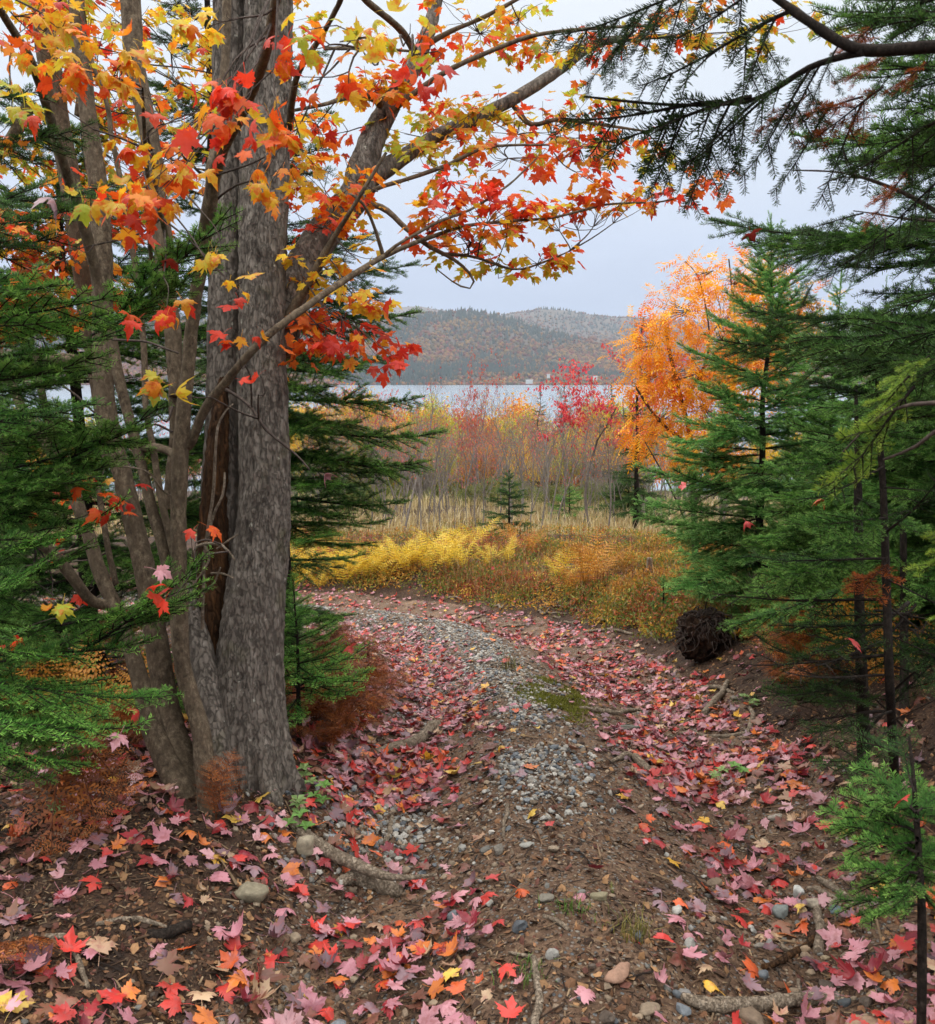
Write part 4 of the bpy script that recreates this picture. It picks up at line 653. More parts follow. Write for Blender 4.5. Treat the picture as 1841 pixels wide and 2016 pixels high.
H_ = [((1560, 20, 1.9), (1250, 130, 2.1)), ((1520, -40, 1.9), (1320, 60, 2.1)), ((1480, -60, 2.0), (1080, 20, 2.1)), ((1420, 200, 2.05), (1115, 205, 2.2)), ((1480, 190, 2.0), (1180, 245, 2.2)), ((1500, 190, 2.0), (1290, 335, 2.1)), ((1560, 150, 1.95), (1330, 300, 2.1)), ((1600, 130, 1.9), (1440, 340, 2.0)), ((1620, 120, 1.9), (1500, 290, 2.0)), ((1640, 200, 2.0), (1510, 370, 2.1)), ((1700, 200, 2.0), (1580, 400, 2.1)), ((1530, 30, 1.9), (1420, 230, 2.0)), ((1350, 205, 2.08), (1270, 380, 2.2)), ((1440, 200, 2.05), (1330, 400, 2.2)), ((1250, 60, 2.0), (1130, 160, 2.1)), ((1650, 90, 1.85), (1560, 230, 1.9)),
 ((1700, 420, 2.2), (1560, 440, 2.3)), ((1760, 460, 2.2), (1600, 530, 2.3)), ((1860, 230, 1.9), (1640, 330, 2.1)), ((1880, 330, 2.0), (1680, 470, 2.1)), ((1600, 560, 2.2), (1560, 620, 2.3))]
boughs(t, [(a, c) for a, c in H_], 'hang')
boughs(t, [((1900, 150, 2.0), (1700, 180, 2.1)), ((1950, 20, 1.9), (1700, 30, 2.1)), ((1900, -20, 2.0), (1620, 50, 2.2)), ((1960, 240, 2.0), (1720, 240, 2.2)), ((1960, 330, 2.1), (1700, 300, 2.3)), ((1960, 60, 2.3), (1740, 110, 2.5)), ((1950, 200, 2.4), (1730, 200, 2.6)), ((1970, 420, 2.3), (1790, 420, 2.4)), ((1960, -60, 2.1), (1760, 60, 2.3)), ((1960, 150, 1.9), (1780, 300, 2.0)), ((1970, 260, 2.5), (1740, 330, 2.7))], 'dark')
boughs(t, [((1970, a, Y_), (b_, c_, Y_+.25)) for a, b_, c_, Y_ in [(-20, 1650, -10, 2.0), (60, 1690, 60, 2.2), (110, 1650, 150, 2.3), (180, 1680, 230, 2.2), (230, 1700, 280, 2.0), (290, 1720, 340, 2.2), (20, 1600, 20, 2.5), (340, 1750, 410, 2.1), (140, 1740, 120, 1.9), (80, 1760, 30, 2.1), (250, 1640, 270, 2.6), (380, 1760, 470, 2.3), (200, 1760, 330, 1.9), (440, 1780, 520, 2.2)][::2]], 'fir')
boughs(t, [((1700, 190, 1.95), (1520, 230, 2.0)), ((1600, 180, 1.95), (1480, 260, 2.0)), ((1740, 170, 1.9), (1570, 280, 2.0)), ((1760, 100, 1.9), (1640, 160, 1.95)), ((1720, 50, 1.9), (1650, 100, 2)), ((1790, 330, 2.1), (1700, 440, 2.1)), ((1830, 120, 1.9), (1740, 180, 1.9))], 'dead')
boughs(t, [((1980, 640, 2.4), (1560, 640, 2.9), 'dark'), ((1980, 700, 2.4), (1640, 690, 2.7), 'dark'), ((1980, 660, 2.2), (1700, 780, 2.5), 'dark'), ((1980, 520, 2.3), (1750, 600, 2.5), 'dark')], 'dark')
# spruce boughs coming in at mid height
b = np.array([2.5, 3.3, gz(2.5, 3.3)]); t = thing('fir_tree', 'fir beyond the edge holding a level bough with a caught red leaf', 'fir tree', b)
trunk_of(t, [b-[0, 0, .1], b+[0, 0, 1.6], b+[.03, 0, 4]], [.06, .05, .03], M_FIRBARK)
boughs(t, [((1980, 470, 3.2), (1405, 405, 3.1), 'dark'), ((1900, 480, 3.2), (1480, 470, 3.1), 'fir'), ((1980, 430, 3.2), (1560, 455, 3.3), 'fir'), ((1980, 500, 3.2), (1640, 520, 3.3), 'fir'), ((1980, 290, 3.2), (1555, 262, 3.3), 'fir'), ((1980, 330, 3.2), (1640, 290, 3.3), 'dark'), ((1980, 560, 3.3), (1700, 560, 3.3), 'dark'), ((1980, 620, 3.3), (1480, 590, 3.3), 'dark'), ((1980, 660, 3.2), (1420, 640, 3.1), 'dark'), ((1980, 610, 3.2), (1640, 640, 3), 'dark'), ((1980, 720, 3.1), (1620, 690, 3), 'dark'), ((1980, 380, 3.3), (1720, 380, 3.5), 'fir'), ((1980, 800, 3.1), (1740, 760, 3.0), 'dark'), ((1980, 760, 3.4), (1600, 800, 3.6), 'fir')], 'fir')
# yellow-green young boughs close by
b = np.array([1.25, 1.2, gz(1.25, 1.2)]); t = thing('fir_sapling', 'yellow-green fir sapling reaching soft boughs in from the edge', 'fir sapling', b)
trunk_of(t, [b-[0, 0, .05], b+[.02, 0, .8], b+[0, 0, 1.9]], [.02, .015, .006], M_FIRBARK)
bark_limb(t, [(1960, 780, 1.45, 5), (1850, 792, 1.5, 4.5), (1780, 800, 1.55, 3.5), (1720, 830, 1.6, 2.5), (1660, 890, 1.65, 1.5)], 'branch', M_TWIG)
bark_limb(t, [(1960, 820, 1.45, 5), (1860, 840, 1.5, 4.5), (1800, 880, 1.55, 3.5), (1740, 905, 1.6, 2.5)], 'branch', M_TWIG)
boughs(t, [((1800, 760, 1.55), (1625, 965, 1.65)), ((1790, 740, 1.55), (1690, 840, 1.65)), ((1830, 700, 1.6), (1740, 760, 1.6)), ((1930, 1060, 1.5), (1792, 1120, 1.6)), ((1930, 1180, 1.5), (1830, 1220, 1.55)), ((1940, 1000, 1.5), (1830, 1060, 1.6))], 'young')
# small fir at the lower corner
b = g1(1815, 2050); t = thing('fir_sapling', 'small thin-stemmed fir at the lower corner beside yellow leaves', 'fir sapling', b); P = [b-np.array([0, 0, .04]), at(1815, 1800, b[1]), at(1800, 1550, b[1]+.1), at(1790, 1450, b[1]+.15)]
trunk_of(t, P, [.012, .010, .006, .003], M_FIRBARK)
boughs(t, [((1812, 1760, 2.05), (1650, 1770, 2.25), 'fir'), ((1812, 1780, 2.05), (1690, 1800, 2.2), 'fir'), ((1806, 1580, 2.2), (1660, 1620, 2.6), 'fir'), ((1806, 1500, 2.3), (1700, 1440, 2.6), 'thin'), ((1806, 1640, 2.3), (1880, 1760, 2.4), 'fir'), ((1810, 1720, 2.05), (1660, 1690, 2.3), 'fir'), ((1808, 1680, 2.1), (1635, 1590, 2.4), 'fir'), ((1805, 1600, 2.1), (1700, 1500, 2.4), 'fir'), ((1810, 1740, 2.05), (1900, 1790, 2.0), 'fir'), ((1806, 1690, 2.1), (1900, 1640, 2.1), 'fir'), ((1810, 1730, 2.05), (1740, 1800, 1.95), 'fir'), ((1804, 1600, 2.1), (1900, 1520, 2.2), 'fir'), ((1806, 1640, 2.15), (1690, 1560, 2.5), 'fir'), ((1806, 1700, 2.15), (1700, 1740, 2.4), 'fir'), ((1810, 1750, 2.1), (1860, 1800, 2.2), 'fir'), ((1806, 1620, 2.1), (1850, 1560, 2.3), 'fir'), ((1808, 1680, 2.05), (1760, 1760, 2.2), 'fir'), ((1806, 1620, 2.1), (1740, 1540, 2.3), 'fir'), ((1808, 1720, 2.1), (1780, 1640, 2.3), 'fir'), ((1800, 1560, 2.1), (1760, 1430, 2.3), 'thin'), ((1806, 1660, 2.1), (1720, 1640, 2.4), 'fir'), ((1806, 1650, 2.1), (1880, 1700, 2.4), 'fir')], 'fir')
# more shaded growth filling the thicket on the bank
for x_, Y_, H_2, R_, s_, lab in [(2.35, 4.3, 2.3, .95, 41, 'dense shaded fir closing the gap behind the slim dark trunk'), (2.9, 5.6, 2.0, 1.0, 42, 'dark fir deepest in the thicket on the bank'), (2.25, 4.9, 1.5, .80, 43, 'short spreading fir at the foot of the thicker dark trunk'), (3.4, 7.0, 2.0, 1.1, 44, 'broad low fir walling off the far side of the thicket')]:
    fir_tree(lab, (x_, Y_, gz(x_, Y_)), H_2, R_, 'fir', 11, 6, seed=s_, shape=.55, up=(-.2, .5))
# ------------------------------------------------------------------ beyond the road
rng = np.random.default_rng(31)
ORD = ['first', 'second', 'third', 'fourth', 'fifth', 'sixth', 'seventh', 'eighth', 'ninth', 'tenth', 'eleventh', 'twelfth', 'thirteenth', 'fourteenth', 'fifteenth', 'sixteenth', 'seventeenth', 'eighteenth', 'nineteenth', 'twentieth']
def ordw(i):
    if i >= 100: return 'hundred-and-'+ordw(i-100)
    if i == 99: return 'hundredth'
    if i < 20: return ORD[i]
    t_ = ['twenty', 'thirty', 'forty', 'fifty', 'sixty', 'seventy', 'eighty', 'ninety'][(i+1)//10-2]
    return (t_+'-'+ORD[(i+1) % 10-1]) if (i+1) % 10 else t_.replace('y', 'ieth')
# orange mountain ash
def compound(seed, L=.21):
    r = np.random.default_rng(seed); V = []; F = []
    for k in range(13):
        t = .25+.75*(k//2)/6; sg = 1 if k % 2 else -1; b = np.array([0, t*L, -.25*L*t*t]); d = np.array([sg*.85, .5, -.35+r.normal(0, .15)]) if k < 12 else np.array([0, 1, -.5]); d = d/np.linalg.norm(d); l = .05*r.uniform(.75, 1.15)*(1-.25*abs(t-.6)); w = np.array([-d[1]*sg, d[0]*sg, r.normal(0, .3)]); w = w/np.linalg.norm(w)*l*.15
        i = len(V); V += [b, b+d*l*.4+w, b+d*l, b+d*l*.4-w]; F.append([i, i+1, i+2, i+3])
    i = len(V); V += [np.array([-.0012, 0, 0]), np.array([.0012, 0, 0]), np.array([.001, L, -.25*L]), np.array([-.001, L, -.25*L])]; F.append([i, i+1, i+2, i+3])
    return np.array(V), np.array(F)
CMP = [compound(i) for i in range(5)]
Yh = 9.6; b = at(1372, 1200, Yh); b[2] = gz(b[0], Yh)-.05
ash = thing('mountain_ash', 'orange mountain ash glowing behind the young firs', 'mountain ash', b)
SKEL[id(ash)] = []
def a_limb(pts, name): P, R = pxpath(pts); Q = resample(np.concatenate([P, R[:, None]], 1), 30); m = MB(); tube(m, Q[:, :3]-b, Q[:, 3], 6, 0); SKEL[id(ash)].append(Q[:, :3]); return m.build(name, M_TWIG, ash)
a_limb([(1372, 1190, Yh, 7), (1366, 1000, Yh, 6), (1362, 880, Yh, 5), (1345, 800, Yh, 4.5), (1320, 700, Yh, 4), (1310, 640, Yh, 2)], 'trunk')
for pts in ([(1366, 1000, Yh, 4), (1420, 850, Yh+.2, 4), (1450, 700, Yh+.2, 2.6), (1440, 560, Yh, 1.6), (1435, 510, Yh, 1.5)], [(1362, 880, Yh, 4), (1300, 830, Yh-.2, 3), (1250, 760, Yh-.3, 2)], [(1420, 850, Yh+.2, 3), (1500, 750, Yh+.4, 2), (1580, 610, Yh+.4, 1.5)], [(1345, 800, Yh, 3), (1395, 690, Yh-.3, 2), (1380, 560, Yh-.3, 1.2), (1350, 515, Yh-.3, 1)], [(1372, 1080, Yh, 2), (1320, 960, Yh-.3, 1.8), (1270, 870, Yh-.4, 1)], [(1450, 700, Yh+.2, 2.2), (1490, 600, Yh+.3, 1.4), (1505, 520, Yh+.3, 1)]): a_limb(pts, 'branch')
m = MB(); tw = MB(); sk = np.concatenate(SKEL[id(ash)])
for px, py, rad, n in [(1375, 545, 40, 24), (1450, 555, 55, 60), (1500, 530, 35, 30), (1330, 615, 60, 62), (1430, 635, 75, 90), (1530, 600, 50, 40), (1590, 590, 28, 12), (1280, 680, 55, 55), (1380, 735, 75, 95), (1470, 715, 60, 60), (1262, 745, 40, 34), (1300, 815, 60, 62), (1400, 825, 60, 62), (1262, 855, 35, 22), (1345, 890, 45, 34), (1540, 735, 50, 36), (1350, 515, 18, 8), (1250, 640, 25, 12), (1560, 660, 40, 24), (1500, 660, 60, 50), (1330, 740, 50, 50), (1440, 770, 50, 40)]:
    n = int(n*2.0); C = at(px, py, Yh+rng.uniform(-.5, .5)); rr = pxr(rad, C); T = C+rng.normal(0, .43, (n, 3))*rr*np.array([1, 1.2, .9]); D = unit(T-C+rng.normal(0, .12, (n, 3))+[0, 0, -.1]); B = rand_basis(D, rng, .6)
    anc = sk[np.argmin(((sk-C)**2).sum(1))]
    for q in T[::5]: tube(tw, resample(np.array([anc*.5+C*.5, (C+q)/2, q]), 5)-b, np.linspace(.004, .0015, 5), 3, 0, cap=False)
    col = np.array([S(c) for c in ('#f6ac1c', '#f2981a', '#f7bc28', '#ec821c', '#df621c')])[rng.choice(5, n, p=[.33, .27, .22, .12, .06])]*rng.uniform(.8, 1.1, (n, 1))
    k = rng.integers(0, 5, n)
    for q in range(5): m.inst(CMP[q], B[k == q]*rng.uniform(.8, 1.25, ((k == q).sum(), 1, 1)), T[k == q]-b, col[k == q])
m.build('crown', M_SMALL, ash, False); tw.build('crown_twig', M_TWIG, ash)
# alder and cherry saplings with a few red leaves
DIA = (np.array([(0, 0, 0), (.22, .45, .06), (0, 1, -.15), (-.22, .45, .06)]), np.array([[0, 1, 2, 3]]))
def sapling_meshes(seed, H=4.4, leaves=120, pal=('#c8493a', '#d9603a', '#b83a44', '#e07a4a'), spread=.55, fork=.35):
    r = np.random.default_rng(seed); m = MB(); lf = MB(); tips = []
    def grow(p, d, L, rad, lv):
        n = 7; Q = [p]; dd = d
        for k in range(n): dd = unit(dd+r.normal(0, .15+.05*lv, 3)+np.array([0, 0, .10])); Q.append(Q[-1]+dd*L/n)
        Q = np.array(Q); tube(m, Q, np.linspace(rad, rad*.45, n+1), 5 if lv == 0 else 3, 0, cap=False); tips.append((Q[-1], dd, lv)); 
        if lv >= 1: tips.extend([(Q[k], dd, lv) for k in (3, 5)])
        if lv < 3:
            for k in range((8, 5, 3)[lv]+r.integers(0, 2)):
                t = r.uniform(.32 if lv == 0 else .2, .95); i = t*n; a = Q[int(i)]+(Q[int(i)+1]-Q[int(i)])*(i % 1); az = r.uniform(0, 6.28); sd2 = unit(np.cross(dd, [math.cos(az), math.sin(az), .1])); grow(a, unit(dd*.75+sd2*spread), L*r.uniform(.32, .55), max(.0042, rad*(1-t*.55)*.45), lv+1)
    grow(np.zeros(3), np.array([r.normal(0, .06), r.normal(0, .06), 1]), H*.86, .036, 0)
    T = np.array([x[0] for x in tips if x[2] >= 1]); i = r.integers(0, len(T), leaves); hi = T[:, 2] > H*.42; 
    P = T[i]; P = P[P[:, 2] > H*r.uniform(.5, .7)]+0; n = len(P); D = unit(r.normal(0, .5, (n, 3))+[0, 0, -.9]); B = rand_basis(D, r, 1.0)*r.uniform(.06, .11, (n, 1, 1)); col = np.array([S(c) for c in pal])[r.integers(0, len(pal), n)]*r.uniform(.8, 1.15, (n, 1))
    lf.inst(DIA, B, P+r.normal(0, .04, (n, 3)), col); return m.mesh('trunk', [M_GREYTWIG]), lf.mesh('crown', [M_SMALL], False), float(max(q.max() for q in [v_[:, 2] for v_ in m.v]))
RED = ('#d64a42', '#e26a44', '#c8444e', '#dc6468'); ORG = ('#dd7a35', '#e09a3a', '#c9553a', '#d8b040'); PNK = ('#d86a6e', '#c8585f', '#e48c7a')
SAPL = [sapling_meshes(40+i, 4.4, (70, 140, 190, 30, 240, 20, 330)[i], (RED, ORG, PNK, RED, ORG, PNK, RED)[i]) for i in range(7)]
SAPL.append(sapling_meshes(60, 4.4, 3000, ('#d8484c', '#cc3c50', '#e4665e'), .8))
SAPL.append(sapling_meshes(61, 4.4, 700, ('#c94a30', '#d85a38', '#bb3d3a'), .6))
def sapling(px, ptop, Y, k, label, group, thick=1.0):
    P = at(px, ptop, Y); x = P[0]; z = gz(x, Y); H = P[2]-z; t = thing('sapling', label, 'sapling', (x, Y, z-.03), group); t.rotation_euler = (0, 0, float(rng.uniform(0, 6.28))); s = H/SAPL[k][2]
    t.scale = (s*thick, s*thick, s); put('trunk', SAPL[k][0], t); put('crown', SAPL[k][1], t); return t
for px, pt, Y, k, lab, th in [(1175, 652, 17.5, 7, 'sapling topped with a bright crimson crown against the lake', 1.35), (922, 680, 19, 8, 'tall thin sapling with a drooping plume of red leaves over the water', .6), (790, 690, 16, 0, 'nearly bare sapling reaching above the lake with a few pink leaves', 1), (1085, 700, 18, 0, 'dark leafless sapling standing tallest over the water', .7),
        (1200, 770, 14.5, 4, 'forked grey sapling standing alone on the dry grass', 1.1), (1068, 780, 15, 5, 'slim dark-stemmed sapling at the front edge of the grass', .9), (830, 800, 14.8, 1, 'leaning twin sapling with a crooked elbow at its foot', 1.0)]: sapling(px, pt, Y, k, lab, None, th)
sl_ = []
for i in range(120):
    u = (i+.5)/120; px = 585+750*((i*0.618034) % 1)+rng.uniform(-12, 12); Y = rng.uniform(14.9, 22) if i % 3 == 0 else rng.uniform(19, 31)
    if px > 1215: Y = rng.uniform(16, 30)
    pt = rng.uniform(725, 840) if i % 2 else rng.uniform(770, 880); sl_.append((px, pt, Y, [0, 1, 2, 3, 4, 5, 6][rng.integers(0, 7)]))
sl_.sort()
GRP = 'grey saplings in the thicket before the lake'
for i, (px, pt, Y, k) in enumerate(sl_): sapling(px, pt, Y, k, f'{ordw(i)} slender grey sapling of the thicket, counted outward from the big maple trunk', GRP)
for i in range(26):   # seen between the stems of the maples
    sapling(rng.uniform(-60, 420), rng.uniform(760, 900), rng.uniform(13, 24), int(rng.integers(0, 7)), 'grey sapling glimpsed between the stems of the many-stemmed maple', 'saplings glimpsed behind the maple stems')
for i in range(10): sapling(rng.uniform(1340, 1840), rng.uniform(720, 840), rng.uniform(13, 22), int(rng.integers(0, 6)), 'grey sapling half hidden behind the young firs on the bank', 'saplings behind the young firs')
# golden and green bushes farther down the slope
def bush_meshes(seed, pal, H=5.0, n=3800):
    r = np.random.default_rng(seed); m = MB(); lf = MB(); cen = [np.array([r.normal(0, .55), r.normal(0, .55), H*r.uniform(.55, .92)]) for _ in range(16)]
    for c in cen: tube(m, resample(np.array([[0, 0, 0], [c[0]*.3, c[1]*.3, c[2]*.5], c]), 8), np.linspace(.035, .008, 8), 4, 0, cap=False)
    C = np.array(cen)[r.integers(0, 16, n)]; P = C+r.normal(0, .33, (n, 3))*np.array([1, 1, 1.15])*(1.25-C[:, 2:3]/H*.6); D = unit(r.normal(0, .6, (n, 3))+[0, 0, -.5]); col = np.array([S(c) for c in pal])[r.integers(0, len(pal), n)]*r.uniform(.75, 1.15, (n, 1))
    lf.inst(DIA, rand_basis(D, r, 1)*r.uniform(.09, .15, (n, 1, 1)), P, col); return m.mesh('trunk', [M_GREYTWIG]), lf.mesh('crown', [M_SMALL], False)
BUSH = [bush_meshes(70, ('#e6bc34', '#dcb030', '#e4ca50')), bush_meshes(71, ('#e69a36', '#e2b03e', '#da8838')), bush_meshes(72, ('#bcbc42', '#a2ae40', '#d0be48')), bush_meshes(73, ('#c56a4a', '#d07a50', '#c98a48')), bush_meshes(74, ('#5f7034', '#6c7a38', '#8c8440'))]
BN = ['golden yellow', 'orange', 'yellow-green', 'rusty pink', 'olive green']; bl = []
for i in range(64):
    k = int(rng.choice(5, p=[.34, .12, .32, .07, .15])); px = 560+700*((i*.618034+.31) % 1); Y = rng.uniform(27, 58); bl.append((px, rng.uniform(775, 845) if i % 2 else rng.uniform(830, 900), Y, k))
bl += [(1430, 850, 17, 1), (1500, 860, 19, 0), (1560, 850, 20, 4), (1340, 880, 22, 0), (1640, 840, 17, 2), (735, 775, 36, 0), (690, 770, 38, 0), (600, 790, 30, 0), (820, 800, 33, 1)]
bl.sort(); cnt = {}
for px, pt, Y, k in bl:
    P = at(px, pt, Y); z = float(terrain(P[0], Y)); H = max(2.0, P[2]-z); i = cnt.get(k, 0); cnt[k] = i+1
    t = thing('bush', f'{ordw(i)} {BN[k]} bush behind the sapling thicket, counted outward from the big maple', 'bush', (P[0], Y, z-.05), 'autumn bushes down the slope'); s = H/5; t.scale = (s, s, s); t.rotation_euler = (0, 0, float(rng.uniform(0, 6.28))); put('trunk', BUSH[k][0], t); put('crown', BUSH[k][1], t)
for i in range(24):
    left = i < 16; px = rng.uniform(-150, 560) if left else rng.uniform(1300, 1950); Y = rng.uniform(18, 40); P = at(px, rng.uniform(800, 900), Y); z = float(terrain(P[0], Y)); k = int(rng.choice(5, p=[.4, .2, .2, .1, .1])); s = max(1.5, P[2]-z)/5
    t = thing('bush', f'{BN[k]} bush glimpsed through the {"maple stems" if left else "young firs"}', 'bush', (P[0], Y, z-.05), f'bushes seen through the {"maple stems" if left else "young firs"}'); t.scale = (s, s, s); put('trunk', BUSH[k][0], t); put('crown', BUSH[k][1], t)
for i in range(20):
    px = 600+720*((i*.618034+.17) % 1); Y = rng.uniform(21, 29); k = int(rng.choice([4, 4, 2], p=[.5, .35, .15])); x_ = at(px, 1000, Y)[0]; z = float(terrain(x_, Y)); s = rng.uniform(.9, 1.7)/5
    t = thing('bush', f'low {BN[k]} shrub tucked among the grey sapling trunks', 'bush', (x_, Y, z-.45*s*5), 'low shrubs among the sapling trunks'); t.scale = (s*1.5, s*1.5, s); t.rotation_euler = (0, 0, float(rng.uniform(0, 6.28))); put('trunk', BUSH[k][0], t); put('crown', BUSH[k][1], t)
# spruces in the middle distance
def fir_mid(px, pt, Y, R, label, **k): P = at(px, pt, Y); z = gz(P[0], Y); return fir_tree(label, (P[0], Y, z), P[2]-z, R, cat='spruce', name='spruce_tree', **k)
fir_mid(1003, 925, 14.6, .62, 'small open spruce among the grey saplings', kind='dark', whorls=9, per=5, seed=20, up=(.0, .7), shape=.7)
fir_mid(1122, 945, 19, .75, 'small bright green spruce behind the thicket', kind='lit', whorls=9, per=5, seed=21)
fir_mid(1062, 768, 40, 1.35, 'dark conical spruce standing against the water', kind='dark', whorls=13, per=6, seed=22, thick=1.6, shape=.75)
fir_mid(1110, 755, 42, 1.5, 'slightly taller dark spruce beside the conical one', kind='dark', whorls=13, per=6, seed=23, thick=1.6, shape=.75)
fir_mid(1262, 640, 15.5, .6, 'dark spruce half hidden by the orange mountain ash', kind='dark', whorls=14, per=6, seed=24, shape=.8)
fir_mid(1205, 760, 30, 1.3, 'dark spruce behind the crimson-topped sapling', kind='dark', whorls=11, per=6, seed=25, thick=1.4)
fir_mid(1165, 960, 24, .8, 'low green spruce under the grey saplings', kind='fir', whorls=8, per=5, seed=26)
fir_mid(1240, 900, 20, 1.2, 'dark green spruce at the edge of the dry grass', kind='dark', whorls=10, per=6, seed=27)
b = g1(1305, 1215); fir_tree('ankle-high bushy fir seedling on the bank by the root ball', b, .30, .16, 'blue', 6, 5, seed=28, up=(.2, .8), name='fir_sapling', cat='fir sapling')
# dry grass
def blades(pts, h, mat, cols, r, w=.006, bend=.4):
    n = len(pts); az = r.uniform(0, 6.28, n); d = np.stack([np.cos(az), np.sin(az), 0*az], -1); hh = h*r.uniform(.35, 1.2, n); s = np.stack([-d[:, 1], d[:, 0], 0*az], -1)*w*.5*(1+pts[:, 1:2]*.06); up = np.array([[0, 0, 1.0]])
    b0 = pts; m1 = pts+up*(hh*.55)[:, None]+d*(hh*.12*bend)[:, None]; e = pts+up*(hh*r.uniform(.75, 1, n))[:, None]+d*(hh*bend*r.uniform(.3, 1.2, n))[:, None]
    V = np.stack([b0-s, b0+s, m1+s*.8, e, m1-s*.8], 1).reshape(-1, 3); i = np.arange(n)*5; F4 = np.stack([i, i+1, i+2, i+4], -1); F3 = np.stack([i+4, i+2, i+3], -1); c = np.array([S(q) for q in cols])[r.integers(0, len(cols), n)]*r.uniform(.7, 1.15, (n, 1)); c = np.repeat(c, 5, 0)
    m = MB(); m.add(V, F4, 0, c); k = len(V); m.v.append(np.zeros((0, 3))); m.c.append(np.zeros((0, 3))); m.t.append(F3); m.tm.append(np.zeros(len(F3))); return m
r = np.random.default_rng(8); n = 42000; y = r.uniform(13.4, 30, n); x = r.uniform(-.62, .62, n)*y*.9; dens = n2(x, y, .5, 3, 3); k = (dens > -.30+.7*(y < 15)-.5*((x > 1.2) & (x < 5.5))) & (roadd(x, y) > .9); x, y = x[k], y[k]
blades(np.stack([x, y, terrain(x, y)-.02], -1), .50*np.clip(.5+.6*n2(x, y, .8, 3, 61)+.25*sstep(14,18,y), .15, 1.1), None, ('#d0bc8c', '#bca672', '#dccaa0', '#a8945f', '#c8ae76'), r).build('dry_grass', M_PLANT, None, False); tag(bpy.data.objects['dry_grass'], 'pale dry grass standing under the grey saplings', 'grass', kind='stuff')
# low shrubs and dead stalks covering the far bank
n = 230000; py = np.where(r.random(n) < .25, r.uniform(1030, 1100, n), r.uniform(1075, 1265, n)); px = r.uniform(540, 1560, n); P = G(px, py); d = roadd(P[:, 0], P[:, 1])
k = (d > 1.05+.25*n2(P[:, 0], P[:, 1], 2.2, 2, 9)) & (P[:, 1] > 5.5) & (r.random(n) < np.clip(.75+n2(P[:, 0], P[:, 1], 1.6, 3, 14)*.8, 0.1, 1)*sstep(1.0, 1.6, d)); P = P[k]; n = len(P)
h = .16*np.clip(.6+n2(P[:, 0], P[:, 1], 1.1, 2, 19), .15, 1.6); z = r.uniform(0, 1, n)**.7*h; T = P+np.stack([r.normal(0, .03, n), r.normal(0, .03, n), z], -1)
pal = np.array([S(c) for c in ('#9a7434', '#b87e36', '#cc9c40', '#8a8a38', '#6c7834', '#b0683a', '#a85a40', '#d4b04a')]); q = n2(T[:, 0], T[:, 1], 1.3, 3, 31); ci = np.clip(((q+.8)*4+r.normal(0, 1.0, n)).astype(int), 0, 7); D = unit(r.normal(0, .7, (n, 3))+[0, 0, .35])
m = MB(); m.inst(DIA, rand_basis(D, r, 1)*r.uniform(.022, .05, (n, 1, 1)), T, pal[ci]*r.uniform(.65, 1.15, (n, 1))); o = m.build('undergrowth', M_PLANT, None, False); tag(o, 'low orange and green undergrowth matting the bank across the road', 'undergrowth', kind='stuff')
k = r.random(n) < .05; blades(P[k], .26, None, ('#8a6a45', '#6e4a30', '#a5875a', '#7a3f2c'), r, .004, .5).build('dead_stalks', M_PLANT, None, False); o = [o for o in bpy.data.objects if o.name.startswith('dead_stalks')][0]; o.name = 'dry_grass'; tag(o, 'thin dead stalks scattered through the bank undergrowth', 'grass', kind='stuff')
# ferns
def frond(seed, L, cols, curl=.35, pairs=15, width=.24, shrivel=0.0, bip=False):
    r = np.random.default_rng(seed); m = MB(); t = np.linspace(0, 1, 12); R = np.stack([.0*t, L*(t-.18*t**3), L*(.75*t-curl*1.3*t**2.2)], -1)
    tube(m, R, np.linspace(.0028, .0008, 12)*L/.6, 3, 0, S(cols[0], .7), cap=False); TT = unit(np.gradient(R, axis=0))
    for k in range(pairs):
        u = .12+.87*k/pairs; p = np.array([np.interp(u, t, R[:, j]) for j in range(3)]); T = np.array([np.interp(u, t, TT[:, j]) for j in range(3)]); l = L*width*math.sin(PI*min(1, .12+u*.95))**.8*(1-.35*u)*r.uniform(.85, 1.1)
        for sg in (1, -1):
            d = unit(np.array([sg, 0, 0])*.9+T*.42+np.array([0, 0, -.18-shrivel*r.uniform(0, 1)])+r.normal(0, .05+.25*shrivel, 3)); wv = unit(T-d*np.dot(T, d)); c = np.array(S(cols[r.integers(0, len(cols))]))*r.uniform(.8, 1.1); q = 6
            if bip:
                m.add([p-wv*.0006, p+wv*.0006, p+d*l+wv*.0003, p+d*l-wv*.0003], [[0, 1, 2, 3]], 0, c*.7); nn = unit(np.cross(d, wv))
                for j in range(11):
                    a = (j+.6)/11.5; e = p+d*l*a-np.array([0, 0, .12*l*a*a]); pl = l*.20*(1-.75*a)*r.uniform(.7, 1.1)
                    for s3 in (1, -1):
                        dd = unit(wv*s3+d*.5+nn*r.normal(0, .35)); ww = d*pl*.28; m.add([e-ww*.4, e+dd*pl*.55+ww, e+dd*pl, e+dd*pl*.5-ww], [[0, 1, 2, 3]], 0, c*r.uniform(.75, 1.2))
                continue
            for j in range(q):
                a = j/q; e = p+d*l*a; ll = l*.115*(1-a)**.8*(1-.5*shrivel*r.random()); i = 0; nn = np.cross(d, wv)*ll*(r.normal(0, .3)+shrivel*r.normal(0, .6))
                m.add([e, e+wv*ll+d*l*.05+nn, e+d*l/q*.8, e-wv*ll+d*l*.05-nn], [[0, 1, 2, 3]], 0, c)
    return m.mesh('frond', [M_PLANT], False)
YF = ('#efd046', '#e2be3c', '#f2d860', '#d9ae38'); OF = ('#c98a35', '#b8742e', '#d29a40'); DF = ('#7d431f', '#94532a', '#6a381c', '#a5622f')
